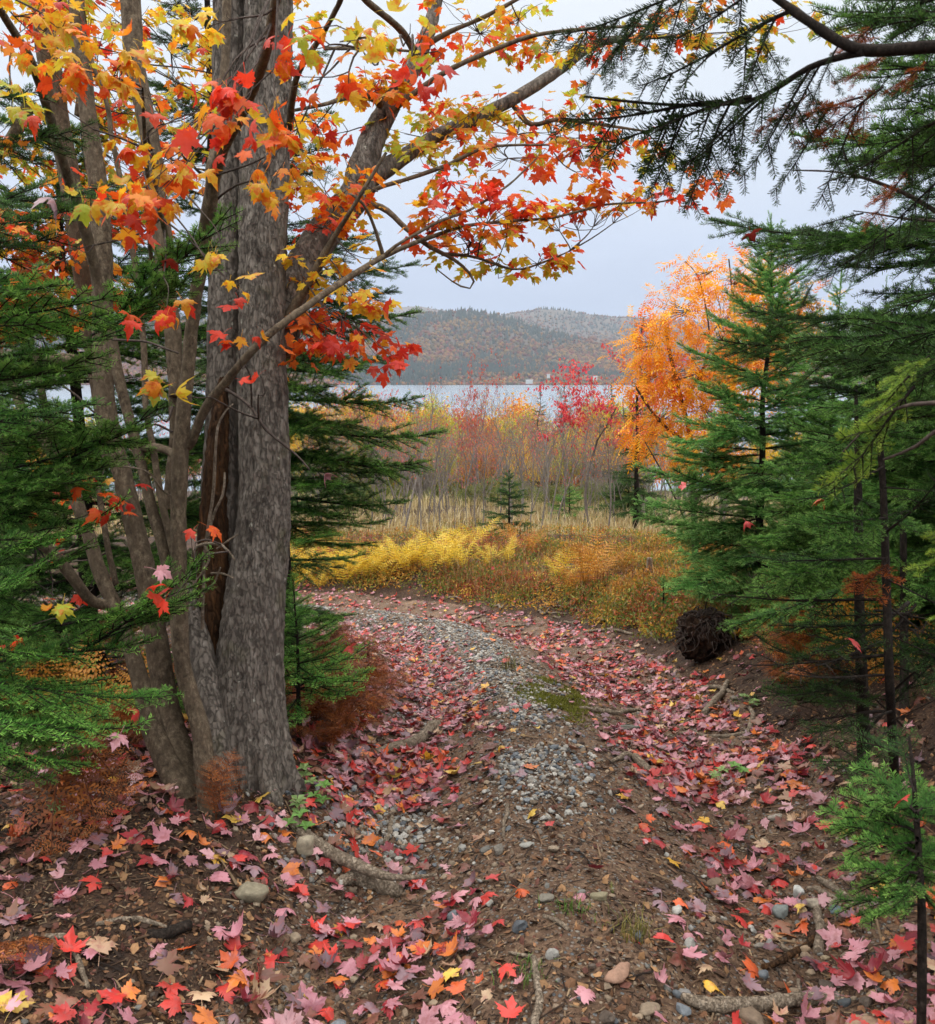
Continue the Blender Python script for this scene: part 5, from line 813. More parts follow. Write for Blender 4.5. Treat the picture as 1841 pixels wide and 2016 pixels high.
FR = {'y': [frond(i, .62, YF) for i in range(3)], 'o': [frond(5+i, .6, OF) for i in range(3)], 'd': [frond(10+i, .6, DF, .55, 17, .30, .12, True) for i in range(4)], 'g': [frond(15, .2, ('#6f8a35', '#8aa040'), .3, 12)]}
def fern(px, py, h, kind, label, n=6, group=None, P=None, tilt=0.0, name='fern'):
    P = g1(px, py) if P is None else P; t = thing(name, label, 'fern', P, group); s = h/.48
    for k in range(n):
        o = put('frond', FR[kind][int(rng.integers(0, len(FR[kind])))], t); a = k*2*PI/n+rng.normal(0, .3); o.rotation_euler = (float(rng.uniform(.15, .80))+tilt, float(rng.normal(0, .12)), a); ss = s*float(rng.uniform(.75, 1.1)); o.scale = (ss, ss, ss)
    return t
fy = [(585+i*14.5+rng.uniform(-8, 8), 1150-8*(i % 3)-(.09*i*13.5 if i > 10 else 0)+rng.uniform(-8, 8)) for i in range(24)]; fy.sort()
for i, (px, py) in enumerate(fy): fern(px, py, rng.uniform(.36, .52), 'y', f'{ordw(i)} yellow fern in the bright row across the road, counted outward from the maple', 5, 'yellow ferns across the road')
for i, (px, py, k, h) in enumerate([(1000, 1110, 'y', .35), (1040, 1095, 'o', .4), (1100, 1150, 'y', .45), (1120, 1175, 'o', .3), (1150, 1160, 'o', .62), (1175, 1150, 'o', .55), (1010, 1075, 'o', .45), (935, 1080, 'y', .5), (960, 1115, 'y', .3), (1230, 1130, 'o', .3), (1330, 1190, 'o', .35), (1400, 1170, 'o', .4)]):
    fern(px, py, h, k, ['small yellow fern at the far end of the bright row', 'faded orange fern behind the small yellow one', 'yellow fern standing alone midway along the shrubby bank', 'withered orange fern below the lone yellow one', 'tallest orange fern on the shrubby bank', 'orange fern leaning on the tallest orange fern', 'faded fern at the feet of the small open spruce', 'upright yellow fern in front of a leaning twin sapling', 'low yellow fern at the road edge of the bank', 'small orange fern short of the wooden stake', 'orange fern behind the bushy fir seedling', 'orange fern beneath the shapely fir'][i])
fern(1275, 1255, .20, 'y', 'little yellow fern at the road edge by the root ball', 4)
for i, (px, py, h) in enumerate([(620, 1420, .42), (660, 1440, .40), (690, 1400, .42), (640, 1360, .45), (720, 1360, .38), (740, 1400, .30), (600, 1380, .4), (680, 1330, .4), (700, 1450, .26), (650, 1480, .25), (760, 1360, .25), (610, 1310, .4)]):
    fern(px, py, h, 'd', f'{ordw(i)} shrivelled brown fern of the clump beside the fir sapling', 6, 'shrivelled brown ferns beside the track')
for i, (px, py, h) in enumerate([(1690, 1420, .5), (1660, 1390, .4), (1730, 1400, .5), (1780, 1350, .5), (1640, 1420, .3), (1830, 1420, .5)]):
    P = g1(px, py)+np.array([0, .6, 0]); P[2] = gz(P[0], P[1]); fern(px, py, h, 'o' if i % 2 else 'd', f'{ordw(i)} orange fern in the gloom behind the dark fir trunks', 8, 'ferns behind the dark trunks', P)
for i in range(16):
    px, py = rng.uniform(-80, 330), rng.uniform(1290, 1480); fern(px, py, rng.uniform(.3, .5), 'd' if i % 3 else 'o', 'brown fern in the shade beneath the fir boughs', 7, 'shaded ferns under the boughs')
def lone_frond(px, py, qx, qy, label, kind='d', n=1, lift=.05, fl=0.0, Y=None):
    A = g1(px, py)+np.array([0, 0, lift]); B = at(qx, qy, Y) if Y else g1(qx, qy)+np.array([0, 0, .02]); t = thing('dead_fern', label, 'fern', A); d = B-A; L = np.linalg.norm(d)
    for k in range(n):
        o = put('frond', FR[kind][k % len(FR[kind])], t); y = d/L; z = np.array([0, -.4, 1.0]) if not Y else np.array([0, -1.0, .2]); x = unit(np.cross(y, z)); z = np.cross(x, y); s = L/.55*(1-.12*k); y2 = y*.92-z*.3; z2 = np.cross(x, y2); a = (k-(n-1)/2)*.3
        R = Matrix(((x[0], y2[0], z2[0]), (x[1], y2[1], z2[1]), (x[2], y2[2], z2[2]))).to_4x4() @ Matrix.Rotation(a, 4, 'Z'); o.matrix_local = R @ Matrix.Scale(s, 4)
    return t
lone_frond(150, 1560, 215, 1715, 'rusty dead fern frond drooping over the dark soil below the boughs', n=3, lift=.20)
lone_frond(425, 1610, 438, 1445, 'rusty dead fern propped upright against the foot of the maples', n=2, lift=.0, Y=2.98)
lone_frond(-40, 1990, 70, 1840, 'brown dried fern mat in the lowest corner under the stick', n=3, lift=.10)
fern(1205, 1760, .10, 'g', 'tiny green fern frond sprouting from the middle of the track', 2)
# ------------------------------------------------------------------ the floor of the track
rng = np.random.default_rng(99)
def ground_normal(x, y, e=.03): return unit(np.stack([-(terrain(x+e, y, False)-terrain(x-e, y, False))/(2*e), -(terrain(x, y+e, False)-terrain(x, y-e, False))/(2*e), np.ones_like(x)], -1))
STK = []; LM = []    # landmarks for the labels: (phrase, point)
def stone_tpl(seed, sub=ICO3):
    r = np.random.default_rng(seed); V = sub[0].copy(); V += .32*fbm(V*1.3+seed, 2, seed)[:, None]*V
    for _ in range(7):
        d = unit(r.normal(0, 1, 3)); h = r.uniform(.55, .85); q = V@d; V -= np.maximum(q-h, 0)[:, None]*d*.85
    return V*np.array([1, r.uniform(.7, .95), r.uniform(.5, .75)]), sub[1]
STN = [stone_tpl(i) for i in range(6)]; STL = [stone_tpl(i+20, ICO1) for i in range(8)]; STM = [stone_tpl(i+40, ICO2) for i in range(6)]
def stone(px, py, rpx, col, label, asp=(1, .9, .8), k=0, rz=0.0, lmk=None, sink=.25):
    P = g1(px, py+rpx*.5); s = pxr(rpx, P); m = MB(); V, F = STN[k % 6]; V = V*np.array(asp)*s*1.12; c, q = math.cos(rz), math.sin(rz); V = V@np.array([[c, q, 0], [-q, c, 0], [0, 0, 1]]); V = V+.03*s*fbm(V/s*6, 2, k)[:, None]*unit(V); m.add(V, F, 0, S(col))
    o = m.build('stone', M_STONE); o.location = tuple(P+np.array([0, 0, s*asp[2]*.55*(1-sink)])); tag(o, label, 'stone'); 
    if lmk: LM.append((lmk, P))
    return o
stone(490, 1752, 30, '#7d7460', 'rounded tan stone speckled with lichen, sitting below the maple roots', (1, .9, 1.1), 0, .3, 'the rounded tan stone')
stone(601, 1678, 24, '#8f8470', 'pale buff stone tilted upright beside the long maple root', (.75, .7, 1.4), 1, .5, 'the tilted buff stone')
stone(1222, 1912, 36, '#8f6f5c', 'pinkish brown blocky stone near the bottom edge of the track', (1, .7, .75), 2, .9, 'the pinkish blocky stone')
stone(1603, 1776, 21, '#8d8272', 'smooth oval buff stone in the heap of stones by the pale sticks', (1, .8, .7), 3, 0, 'the oval buff stone')
stone(1534, 1797, 22, '#6a6e6a', 'grey-green wedge stone in the heap of stones by the pale sticks', (.8, .8, 1.0), 4, .4, 'the grey-green wedge stone')
stone(1570, 1757, 15, '#b0aea8', 'white and grey marbled stone standing on end', (.7, .7, 1.6), 5, .2, 'the marbled white stone')
stone(1643, 1797, 16, '#4f5a60', 'dark slate-blue stone under a big pink leaf', (1, .8, .7), 0, 1)
stone(1580, 1797, 13, '#9a8460', 'small ochre stone touching the oval buff stone', (1, .9, .8), 1, 1.7)
stone(1585, 1872, 15, '#84705a', 'egg-shaped brown stone below the curved root', (.8, .8, 1.2), 2, 0, 'the egg-shaped brown stone')
stone(1625, 1883, 8, '#8a7a62', 'tiny tan stone off the end of the curved root', (1, 1, .8), 3)
stone(1660, 1968, 16, '#3f4244', 'charcoal stone with a twig standing behind it', (1, .8, .7), 4, .3, 'the charcoal stone')
stone(1700, 2008, 34, '#8e7560', 'broad flat orange-brown stone cut by the bottom edge', (1.4, .9, .6), 5, .2, 'the broad orange-brown stone')
stone(1480, 2000, 30, '#6d5c4c', 'brown lump of stone holding up the bottom log', (1.1, .8, .8), 0, 2, 'the brown lump under the log')
stone(1525, 1612, 14, '#8b8276', 'flat grey stone among leaves at the bank foot', (1.2, .8, .6), 1, .4, 'the flat grey stone at the bank')
stone(1455, 1370, 12, '#6d655a', 'dull stone where the bank meets the track', (1.2, .8, .6), 2)
stone(1232, 1430, 17, '#57544c', 'long dark slab lying across the track', (1.6, .7, .5), 3, .1, 'the long dark slab')
stone(1090, 1470, 11, '#5c6064', 'blue-grey stone topping the gravel ridge', (1, .8, .7), 4, .5, 'the blue-grey ridge stone')
stone(824, 1532, 16, '#8a8376', 'pointed grey flake leaning in the gravel', (1.3, .6, .7), 5, .9, 'the pointed grey flake')
stone(1072, 1772, 16, '#6d675c', 'dull grey cube of stone beside a wood chip', (1, .9, .8), 0, .6, 'the dull grey stone by the wood chip')
stone(1178, 1765, 17, '#7d745c', 'square yellow-grey stone near the tiny green fern', (1.1, .8, .7), 1, .2, 'the square yellow-grey stone')
stone(1040, 1660, 14, '#8a8880', 'pale rounded stone at the tip of the gravel ridge', (1.1, .8, .8), 2, .3, 'the pale ridge-tip stone')
stone(655, 1650, 13, '#85898c', 'pale blue-grey stone above the long root', (.9, .8, 1), 3, .3, 'the pale stone above the root')
stone(700, 1580, 12, '#6c7378', 'slate stone in the gravel patch by the green seedlings', (1.2, .8, .8), 4, .3, 'the slate stone by the seedlings')
stone(1345, 1955, 14, '#6e6a66', 'grey pebble lodged above the bottom log', (1, .8, .8), 5, .3, 'the grey pebble above the log')
stone(1275, 1985, 22, '#7a6a58', 'brown round stone in the lowest row of stones', (1, .9, .8), 0, .7, 'the brown round stone')
stone(1145, 1960, 10, '#5d6166', 'small dark pebble right of the pale forked stick'.replace('right of', 'beyond'), (1, .8, .7), 1, .2, 'the small dark pebble')
stone(1190, 1215, 13, '#9a8a72', 'tan boulder half lost in the far shrubby bank', (1.2, .8, .8), 2, .2)
stone(1480, 1170+120, 10, '#6f6255', 'brown stone on top of the bank', (1, .8, .8), 3)
# sticks, roots and logs
def stick(name, pts, label, lmk=None, mat=None, sides=10, wob=.006, cat=None, forks=(), lift=.75):
    P = []; Rr = []
    for a, b_, rp in pts:
        q = g1(a, b_); s = pxr(rp, q); q[2] += s*lift; P.append(q); Rr.append(s)
    P = np.array(P); Rr = np.array(Rr); c = P.mean(0); n = max(24, int(np.linalg.norm(np.diff(P, axis=0), axis=1).sum()/.012)); Q = resample(np.concatenate([P, Rr[:, None]], 1), n); Q[:, :3] += wob*np.stack([fbm(Q[:, :3]*14+k*9.1, 2, k) for k in range(3)], -1)
    STK.append(Q[:, :2]); m = MB(); tube(m, Q[:, :3]-c, np.maximum(Q[:, 3], .0012), sides, 0, (1, 1, 1), lambda V, RR, th, z: RR*.18*fbm((V+c)*60, 2, 3)+RR*.25*np.maximum(0, fbm((V+c)*22, 2, 8)-.3))
    for fp in forks:
        F_ = np.array([g1(a, b_)+np.array([0, 0, pxr(rp, P[0])*lift]) for a, b_, rp in fp]); fr = np.array([pxr(rp, P[0]) for *_, rp in fp]); k = resample(np.concatenate([F_, fr[:, None]], 1), 16); tube(m, k[:, :3]-c, k[:, 3], 6, 0)
    o = m.build(name, mat or M_STICK); o.location = tuple(c); tag(o, label, cat or name.replace('_', ' ').split()[-1])
    if lmk: LM.append((lmk, c))
    return o
stick('fallen_branch', [(738, 1492, 8), (775, 1482, 10), (815, 1472, 10), (835, 1455, 11), (852, 1440, 11), (864, 1418+15, 8)], 'bleached bent branch lying across the edge of the track', 'the bleached bent branch', cat='branch', sides=14)
stick('stick', [(1057, 2030, 8), (1057, 1960, 8), (1056, 1915, 7), (1052, 1892, 6), (1030, 1888, 4), (1004, 1885, 2.5)], 'pale forked stick standing out at the bottom of the bare track', 'the pale forked stick', forks=[[(1054, 1895, 4), (1075, 1885, 3), (1095, 1882, 2)]], sides=12)
stick('stick', [(90, 1843, 5), (130, 1850, 7), (148, 1885, 6), (160, 1920, 5.5), (175, 1948, 4)], 'smooth bent stick over the dark soil in the corner', 'the smooth bent stick')
stick('stick', [(190, 1828, 4), (235, 1818, 5), (265, 1815, 6), (300, 1822, 5), (328, 1830, 4)], 'thin wavy grey stick above a short log', 'the thin wavy stick')
stick('fallen_branch', [(290, 1848, 11), (330, 1845, 12), (378, 1835, 11)], 'short decaying log under the thin wavy stick', 'the short decaying log', M_FIRBARK, cat='log')
stick('stick', [(262, 1900, 3), (278, 1930, 4), (285, 1975, 4), (300, 1995, 4), (330, 2020, 4)], 'long tan twig bent beside a pale pink leaf', 'the long tan twig', M_ROT)
stick('fallen_branch', [(1200, 1505, 3), (1242, 1495, 7), (1262, 1510, 8), (1285, 1527, 7)], 'short brown stick slanting in the leafy rut', 'the short slanting stick', cat='stick')
stick('stick', [(1140, 1396, 3), (1175, 1402, 5), (1210, 1408, 5), (1250, 1403, 4), (1270, 1402, 3)], 'long grey stick lying level across the rut', 'the long level stick')
stick('stick', [(1385, 1415, 6), (1405, 1392, 7), (1422, 1370, 6), (1432, 1348, 5)], 'grey stick propped up the dirt bank', 'the stick propped on the bank')
stick('stick', [(1380, 1362, 4), (1405, 1357, 5), (1430, 1362, 4), (1450, 1368, 3)], 'short stick crossing the one propped on the bank')
stick('root', [(1467, 1452, 5), (1478, 1432, 5), (1482, 1412, 5), (1476, 1395, 4)], 'crooked pale root poking out of the dirt bank', 'the crooked pale root')
stick('stick', [(1395, 1455, 3), (1430, 1455, 4), (1465, 1450, 4)], 'dark stick at the foot of the crooked pale root')
stick('log', [(1340, 1968, 8), (1400, 1990, 14), (1460, 1988, 13), (1530, 1978, 13), (1600, 1968, 12), (1660, 1972, 7)], 'smooth weathered log lying along the bottom edge', 'the bottom log', sides=18, wob=.004)
stick('root', [(1610, 1800, 8), (1614, 1840, 10), (1612, 1880, 9)], 'stout stub of root rising below the heap of stones', 'the root stub', sides=12)
stick('root', [(1614, 1838, 6), (1595, 1865, 7), (1560, 1888, 7), (1530, 1902, 6), (1505, 1915, 6)], 'curved orange-brown root sweeping below the stones', 'the curved root', M_ROT)
stick('stick', [(1592, 1748, 5), (1620, 1762, 6), (1648, 1785, 6)], 'pale stick leading to a large pink leaf', 'the pale stick pair')
stick('stick', [(1612, 1730, 6), (1640, 1750, 7), (1664, 1772, 6)], 'thicker pale stick lying parallel to its thin neighbour')
stick('stick', [(760, 1670, 5), (768, 1640, 5), (775, 1610, 4)], 'thin grey stick standing in gravel by the long root', 'the thin grey stick in gravel', M_STICK)
stick('root', [(662, 1748, 6), (690, 1742, 13), (725, 1746, 18), (760, 1752, 17), (785, 1765, 11)], 'smooth hump of root breaking the soil below the long root', 'the smooth root hump', sides=18)
stick('stick', [(990, 1650, 3), (996, 1610, 4), (1000, 1590, 4)], 'upright twig among pink leaves before the gravel tip', 'the upright twig')
stick('stick', [(1320, 1450, 3), (1360, 1447, 3), (1395, 1455, 3)], 'thin dark twig across the leafy rut')
stick('stick', [(1070, 1810, 4), (1100, 1822, 5), (1125, 1836, 4)], 'tan wood splinter lying in the bare middle of the track', 'the tan splinter')
stick('stick', [(1570, 1935, 4), (1575, 1960, 3), (1580, 1975, 3)], 'short twig above the log', 'the short twig above the log')
stick('stick', [(1300, 1270, 2.5), (1265, 1230, 2.5), (1240, 1215, 2)], 'thin stick leaning at the road edge near the seedling')
stick('stick', [(1150, 1250, 3), (1200, 1242, 3), (1245, 1250, 3)], 'pale twig on the far edge of the road')
for i in range(16):
    a, b_ = rng.uniform(830, 1250), rng.uniform(1180, 1240); q = rng.uniform(-30, 30); stick('stick', [(a, b_, 2), (a+q, b_+rng.uniform(-6, 6), 2.6), (a+2*q, b_+rng.uniform(-8, 8), 2)], 'weathered stick strewn on the dirt at the road bend', None, M_STICK, 6, .01)
    bpy.data.objects[-1] if False else None
for o in [o for o in bpy.data.objects if o.get('label') == 'weathered stick strewn on the dirt at the road bend']: o['group'] = 'sticks strewn at the road bend'
# wooden stake
P = g1(1276, 1140); t = thing('stake', 'grey weathered wooden stake standing in the shrubby bank', 'stake', P); w = pxr(5, P); h = pxr(42, P); m = MB(); V = np.array([(sx*w*k, sy*w*k, z) for z, k in ((-.1, 1), (h*.94, .95), (h, .75)) for sx, sy in ((-1, -1), (1, -1), (1, 1), (-1, 1))]); V[4:] += [.01, 0, 0]
m.add(V, [[i+j, i+(j+1) % 4, i+4+(j+1) % 4, i+4+j] for i in (0, 4) for j in range(4)]+[[8, 9, 10, 11]]); m.build('post', M_STICK, t, False); m = MB(); m.add(V[4:8]*np.array([1.02, 1.02, 1])+np.array([0, -.0, -h*.25]), [[0, 1, 2, 3]]); LM.append(('the wooden stake', P))
# torn-up root ball
P = g1(1385, 1296); s = pxr(52, P); t = thing('root_ball', 'torn-up ball of dark soil and dangling roots on the bank', 'root ball', P); m = MB(); V, F = ico(5); V = V*(1+.20*fbm(V*1.9, 3, 4)+.16*fbm(V*6, 3, 6)+.08*fbm(V*17, 2, 8))[:, None]*np.array([.98, .85, .92])*s; m.add(V+np.array([0, 0, s*.85]), F); m.build('soil_clod', bark_mat('root_soil', S('#140c08'), S('#32231a'), S('#553f2e'), sc=.7, bump=1, stretch=1), t)
m = MB(); r = np.random.default_rng(3)
for k in range(150):
    a = r.uniform(-PI, .2) if k < 110 else r.uniform(0, 6.3); e = r.uniform(.1, 1.4); p = np.array([math.cos(a)*math.cos(e), math.sin(a)*math.cos(e), math.sin(e)])*s*np.array([.9, .85, 1.02]); Q = [p]
    for j in range(7): out = unit(Q[-1]); Q.append(Q[-1]+unit(np.array([out[0], out[1], 0])*.25+np.array([0, 0, -1])*(.12+.13*j)+r.normal(0, .6, 3))*s*r.uniform(.10, .26)); q = Q[-1]; q_ = np.linalg.norm(q/np.array([.92, .85, 1.05])/s); Q[-1] = q/min(1, q_) if q_ < 1 else q
    tube(m, resample(np.array(Q), 16)+np.array([0, 0, s*.85]), np.linspace(r.uniform(.0025, .007), .0012, 16), 4, 0, cap=False)
m.build('root', M_TWIG, t); LM.append(('the root ball', P))
m = MB()
for k in range(3): tube(m, resample(np.array([(0, 0, s*1.6), (.02*k, 0, s*2.0), (.02+.03*k, .02, s*2.35-.1*k)]), 8), np.linspace(.008, .003, 8), 5)
m.build('stem', M_FIRBARK, t)
# little green seedlings
def seedling(px, py, s, label, col='#7d9a55'):
    P = g1(px, py); t = thing('seedling', label, 'seedling', P); m = MB()
    for l in range(3):
        h = .02+.022*l; c = np.array([rng.normal(0, .02), rng.normal(0, .02), h])
        tube(m, np.array([[0, 0, -.01], c]), np.array([.0012, .001]), 3, 0, S('#5a6a38'), cap=False)
        for k in range(5):
            a = k*2*PI/5+rng.normal(0, .2); D = np.array([[math.cos(a), math.sin(a), .25]]); B = rand_basis(D, rng, .2)*np.array([1.1, 1, 1])*.038*s; m.inst((DIA[0]*np.array([1.2, 1, 1]), DIA[1]), B, c[None], np.array([S(col)])*rng.uniform(.8, 1.1))
    m.build('leaf', M_PLANT, t, False)
for i, (px, py, lab) in enumerate([(597, 1608, 'pale green seedling lowest beside the flare of the maple'), (592, 1560, 'pale green seedling midway up beside the flare of the maple'), (603, 1540, 'pale green seedling highest beside the flare of the maple'), (620, 1585, 'seedling of broad pale leaves just off the gravel patch'), (108, 1612, 'lone dark green seedling under the fir boughs'), (590, 1640, 'tiny seedling where the long root begins'), (1480, 1395, 'seedling with broad green leaves on the dirt bank'), (1455, 1540, 'small green seedling at the foot of the bank'), (1415, 1545, 'yellowish seedling in front of the dark fir boughs'), (1745, 1490, 'fresh green seedling by the thicket trunk')]): seedling(px, py, 1.0, lab, '#6f9a4a' if i % 2 else '#8aa565')
# tufts of grass and moss
def tuft(px, py, h, n, cols, label):
    P = g1(px, py); r = np.random.default_rng(int(px)); q = np.stack([r.normal(0, .03, n), r.normal(0, .03, n), np.zeros(n)], -1); o = blades(q, h, None, cols, r, .003, .7).build('grass_tuft', M_PLANT, None, False); o.location = tuple(P); tag(o, label, 'grass tuft')
tuft(1000, 1322, .16, 60, ('#6a6a35', '#5a4a2a', '#8a8a45'), 'spiky tuft of grass on the gravel ridge'); tuft(1040, 1922, .035, 60, ('#5a7a35', '#6a7a3a'), 'tiny green tuft of grass beside the pale forked stick'); tuft(1245, 1845, .07, 80, ('#7a7035', '#6a6a3a', '#8a8045'), 'low dry tuft of grass at the edge of the leafy rut'); tuft(1130, 1800, .04, 60, ('#5f7a35',), 'short green tuft of grass under the tan splinter')
n = 9000; px = rng.normal(1090, 36, n); py = rng.normal(1375, 26, n); k = (np.abs(py-1375-.45*(px-1090)) < 34); P = G(px[k], py[k]); n = len(P); kk = n2(P[:, 0], P[:, 1], 6, 2, 4) > -.25; P = P[kk]; n = len(P); m = MB(); m.inst(DIA, rand_basis(unit(rng.normal(0, .5, (n, 3))+[0, 0, .8]), rng, 1)*rng.uniform(.012, .026, (n, 1, 1)), P, np.array(S('#6f6f2a'))*rng.uniform(.6, 1.3, (n, 1))); tag(m.build('moss', M_PLANT, None, False), 'olive moss patch on the hump between the ruts', 'moss', kind='stuff')
# gravel
def road_xy(n, y0, y1, e=1.3): 
    y = y0*(y1/y0)**rng.random(n); x = rng.uniform(-1, 1, n)*e*1.6+np.interp(y, ROADC[:, 1], ROADC[:, 0]); return x, y
def shards(n, y0, y1, smin, smax, dens, cols, tpls, name, label, cat, flat=1.0, sink=.3, mat=None):
    x, y = road_xy(n, y0, y1); d = roadd(x, y); p = dens(x, y, d); k = rng.random(n) < p; x, y = x[k], y[k]; n = len(x); s = smin*(smax/smin)**(rng.random(n)**1.8); z = gz(x, y); a = rng.uniform(0, 6.28, n); Nn = ground_normal(x, y)+rng.normal(0, .35, (n, 3)); D = np.cross(unit(Nn), np.stack([np.cos(a), np.sin(a), 0*a], -1)); B = rand_basis(D, rng, .1, unit(Nn))*s[:, None, None]; B[..., 2] *= flat
    c = np.array([S(q) for q in cols])[rng.integers(0, len(cols), n)]*rng.uniform(.5, 1.0, (n, 1)); m = MB(); w = rng.integers(0, len(tpls), n); T = np.stack([x, y, z+s*.5*flat*(1-sink)], -1)
    for q in range(len(tpls)): m.inst(tpls[q], B[w == q], T[w == q], c[w == q])
    tag(m.build(name, mat or M_STONE, None, False), label, cat, kind='stuff'); return T
GREYS = ('#8d8b86', '#74787c', '#a29e96', '#666a6e', '#b0aaa0', '#827a70', '#94836f')
BRN = ('#7a6856', '#6a5848', '#8a7a66', '#5c5046', '#6d6a64', '#94806a')
gap = lambda x, y, c, w: np.exp(-((x-c)/w)**2)
def d_ridge(x, y, d):   # the grey gravel ridge and the gravel patch by the roots
    q = np.exp(-((d+.16)/.19)**2)*sstep(3.0, 3.5, y)*1.3+.9*np.exp(-((x+.33)/.22)**2-((y-3.25)/.35)**2)+.9*np.exp(-((d+.5)/.30)**2)*sstep(4.2, 5.2, y)+.5*sstep(7, 8, y)*(np.abs(d+.3) < .5); return np.clip(q*(.6+.7*n2(x, y, 3, 2, 6)), 0, .92)
shards(95000, 2.8, 11, .006, .020, d_ridge, GREYS+('#9c968c', '#a8a49c'), STL, 'gravel', 'grey crushed gravel heaped along the middle of the track', 'gravel')
shards(26000, 1.75, 9, .004, .016, lambda x, y, d: np.where(np.abs(d) < 1.15, .75*np.clip(.45+n2(x, y, 2.2, 3, 8)+.25*(y < 3), .1, 1), .06), BRN, STL, 'gravel', 'fine brown gravel pressed into the bare soil', 'gravel', sink=.55)
shards(1300, 1.8, 3.0, .012, .032, lambda x, y, d: np.clip(.9*np.exp(-((x-.85)/.20)**2-((y-2.5)/.2)**2)+.9*np.exp(-((y-1.93)/.10)**2)*(x > .25)+.12*(np.abs(d) < 1), 0, 1), BRN+GREYS, STM, 'gravel', 'coarse cobbles gathered at the near edge of the track', 'gravel')
# needle litter, bark crumbs and chips
CHIP = (np.array([(-.12, -.5, 0), (.12, -.5, .03), (.10, .5, .0), (-.09, .5, .02), (0, 0, .09)]), np.array([[0, 1, 4], [1, 2, 4], [2, 3, 4], [3, 0, 4]]))
FLAKE = (np.array([(-.3, -.4, 0), (.25, -.5, .08), (.4, .1, .0), (.1, .5, .12), (-.35, .3, .02), (0, 0, .14)]), np.array([[0, 1, 5], [1, 2, 5], [2, 3, 5], [3, 4, 5], [4, 0, 5]]))
DBR = ('#3c2d22', '#4d3a2b', '#30231a', '#604a38', '#75604a', '#261c16', '#8a745a')
def wide_xy(n, y0, y1, k=.75): y = y0*(y1/y0)**rng.random(n); return rng.uniform(-k, k, n)*y*.95, y
def litter(n, y0, y1, smin, smax, tpl, cols, name, label, cat, dens=None, flat=1, mat=None, kw=.75, lift=.15, tilt=.3):
    x, y = wide_xy(n, y0, y1, kw); d = roadd(x, y)
    if dens is not None: k = rng.random(n) < dens(x, y, d); x, y = x[k], y[k]; n = len(x)
    s = smin*(smax/smin)**(rng.random(n)**1.6); a = rng.uniform(0, 6.28, n); Nn = unit(ground_normal(x, y)+rng.normal(0, tilt, (n, 3))); D = np.cross(Nn, np.stack([np.cos(a), np.sin(a), 0*a], -1)); B = rand_basis(D, rng, .1, Nn)*s[:, None, None]; c = np.array([S(q) for q in cols])[rng.integers(0, len(cols), n)]*rng.uniform(.6, 1.2, (n, 1)); m = MB(); m.inst(tpl, B, np.stack([x, y, gz(x, y)+s*lift], -1), c); tag(m.build(name, mat or M_DEBRIS, None, False), label, cat, kind='stuff')
litter(60000, 1.75, 6.5, .006, .026, CHIP, DBR, 'debris', 'dark crumbs of bark, twig and fir needles over the soil', 'debris')
litter(30000, 1.75, 7, .010, .034, FLAKE, ('#4a3424', '#6b4a34', '#7d5a40', '#3a2a20', '#94704e', '#5c3a30'), 'debris', 'shrivelled brown leaf flakes over the soil', 'debris', lambda x, y, d: np.where(np.abs(d) < .9, .45, .95), tilt=.5)
litter(2200, 1.75, 7, .04, .13, (CHIP[0]*np.array([.28, 1, .5]), CHIP[1]), DBR[:6], 'debris', 'thin broken twigs scattered on the soil', 'debris', None, tilt=.12, lift=.08)
litter(5000, 2.6, 8, .05, .16, (CHIP[0]*np.array([.12, 1, .3]), CHIP[1]), ('#4a3828', '#5d4632', '#382a1e', '#6e5640'), 'rootlets', 'fine broken rootlets over the dark earth bank', 'roots', lambda x, y, d: ((d > .95) & (d < 2.4))*.9, tilt=.6, lift=.06)
# fallen maple leaves: where they lie thickest
FPAL = [('pink', ('#bb838a', '#b07680', '#c29296', '#a56c74'), .34), ('red', ('#b5342f', '#c23a30', '#a32c30'), .17), ('crimson', ('#8f2a30', '#7c2430'), .10), ('orange', ('#cc5a2a', '#c9702e'), .10), ('mauve', ('#83686e', '#6e5259'), .12), ('brown', ('#6a4436', '#7c5540'), .17), ('tan', ('#a8866a', '#b69878'), .06), ('yellow', ('#d0a038', '#c9a648'), .03)]
def leafdens(x, y, d):
    right = np.exp(-(np.abs(d-.66)/.36)**3); left = np.exp(-(np.abs(d+.70)/.34)**3)*(1-.35*(y < 2.8)); side = (d < -1.0)*.20*np.exp(-(np.maximum(0, y-3.3)/1.2)); cl = np.clip(.72+.75*n2(x, y, 2.4, 3, 51), .10, 1.3)
    far = sstep(2.6, 4.0, y); q = (right*(.55+.45*far)+left*(.6+.4*far)+side+.05)*cl*(.55+.6*far); q = np.where(d > 1.15, .05, q); q = np.where(np.abs(d+.06) < .26, q*(.3+.5*sstep(5.5, 7, y)), q); return np.clip(q, 0, 1)
x, y = wide_xy(76000, 1.85, 11.5, .62); d = roadd(x, y); k = rng.random(len(x)) < leafdens(x, y, d)*np.clip(.02+.165*y, 0, 1); x, y = x[k], y[k]; SP = np.concatenate(STK+[np.array(LM[i_][1])[None, :2] for i_ in range(6)]+[q_[:, :2] for q_ in SKEL[id(big)][-2:]]); k = np.array([np.min((SP[:, 0]-a_)**2+(SP[:, 1]-b_)**2) for a_, b_ in zip(x, y)]) > (.045)**2; k |= (rng.random(len(x)) < .12); x, y = x[k], y[k]
rot = rng.uniform(0, 6.28, len(x)); size = rng.uniform(.028, .062, len(x))*np.where(y > 4, .82, 1); hue = rng.choice(len(FPAL), len(x), p=np.array([f[2] for f in FPAL])/sum(f[2] for f in FPAL))
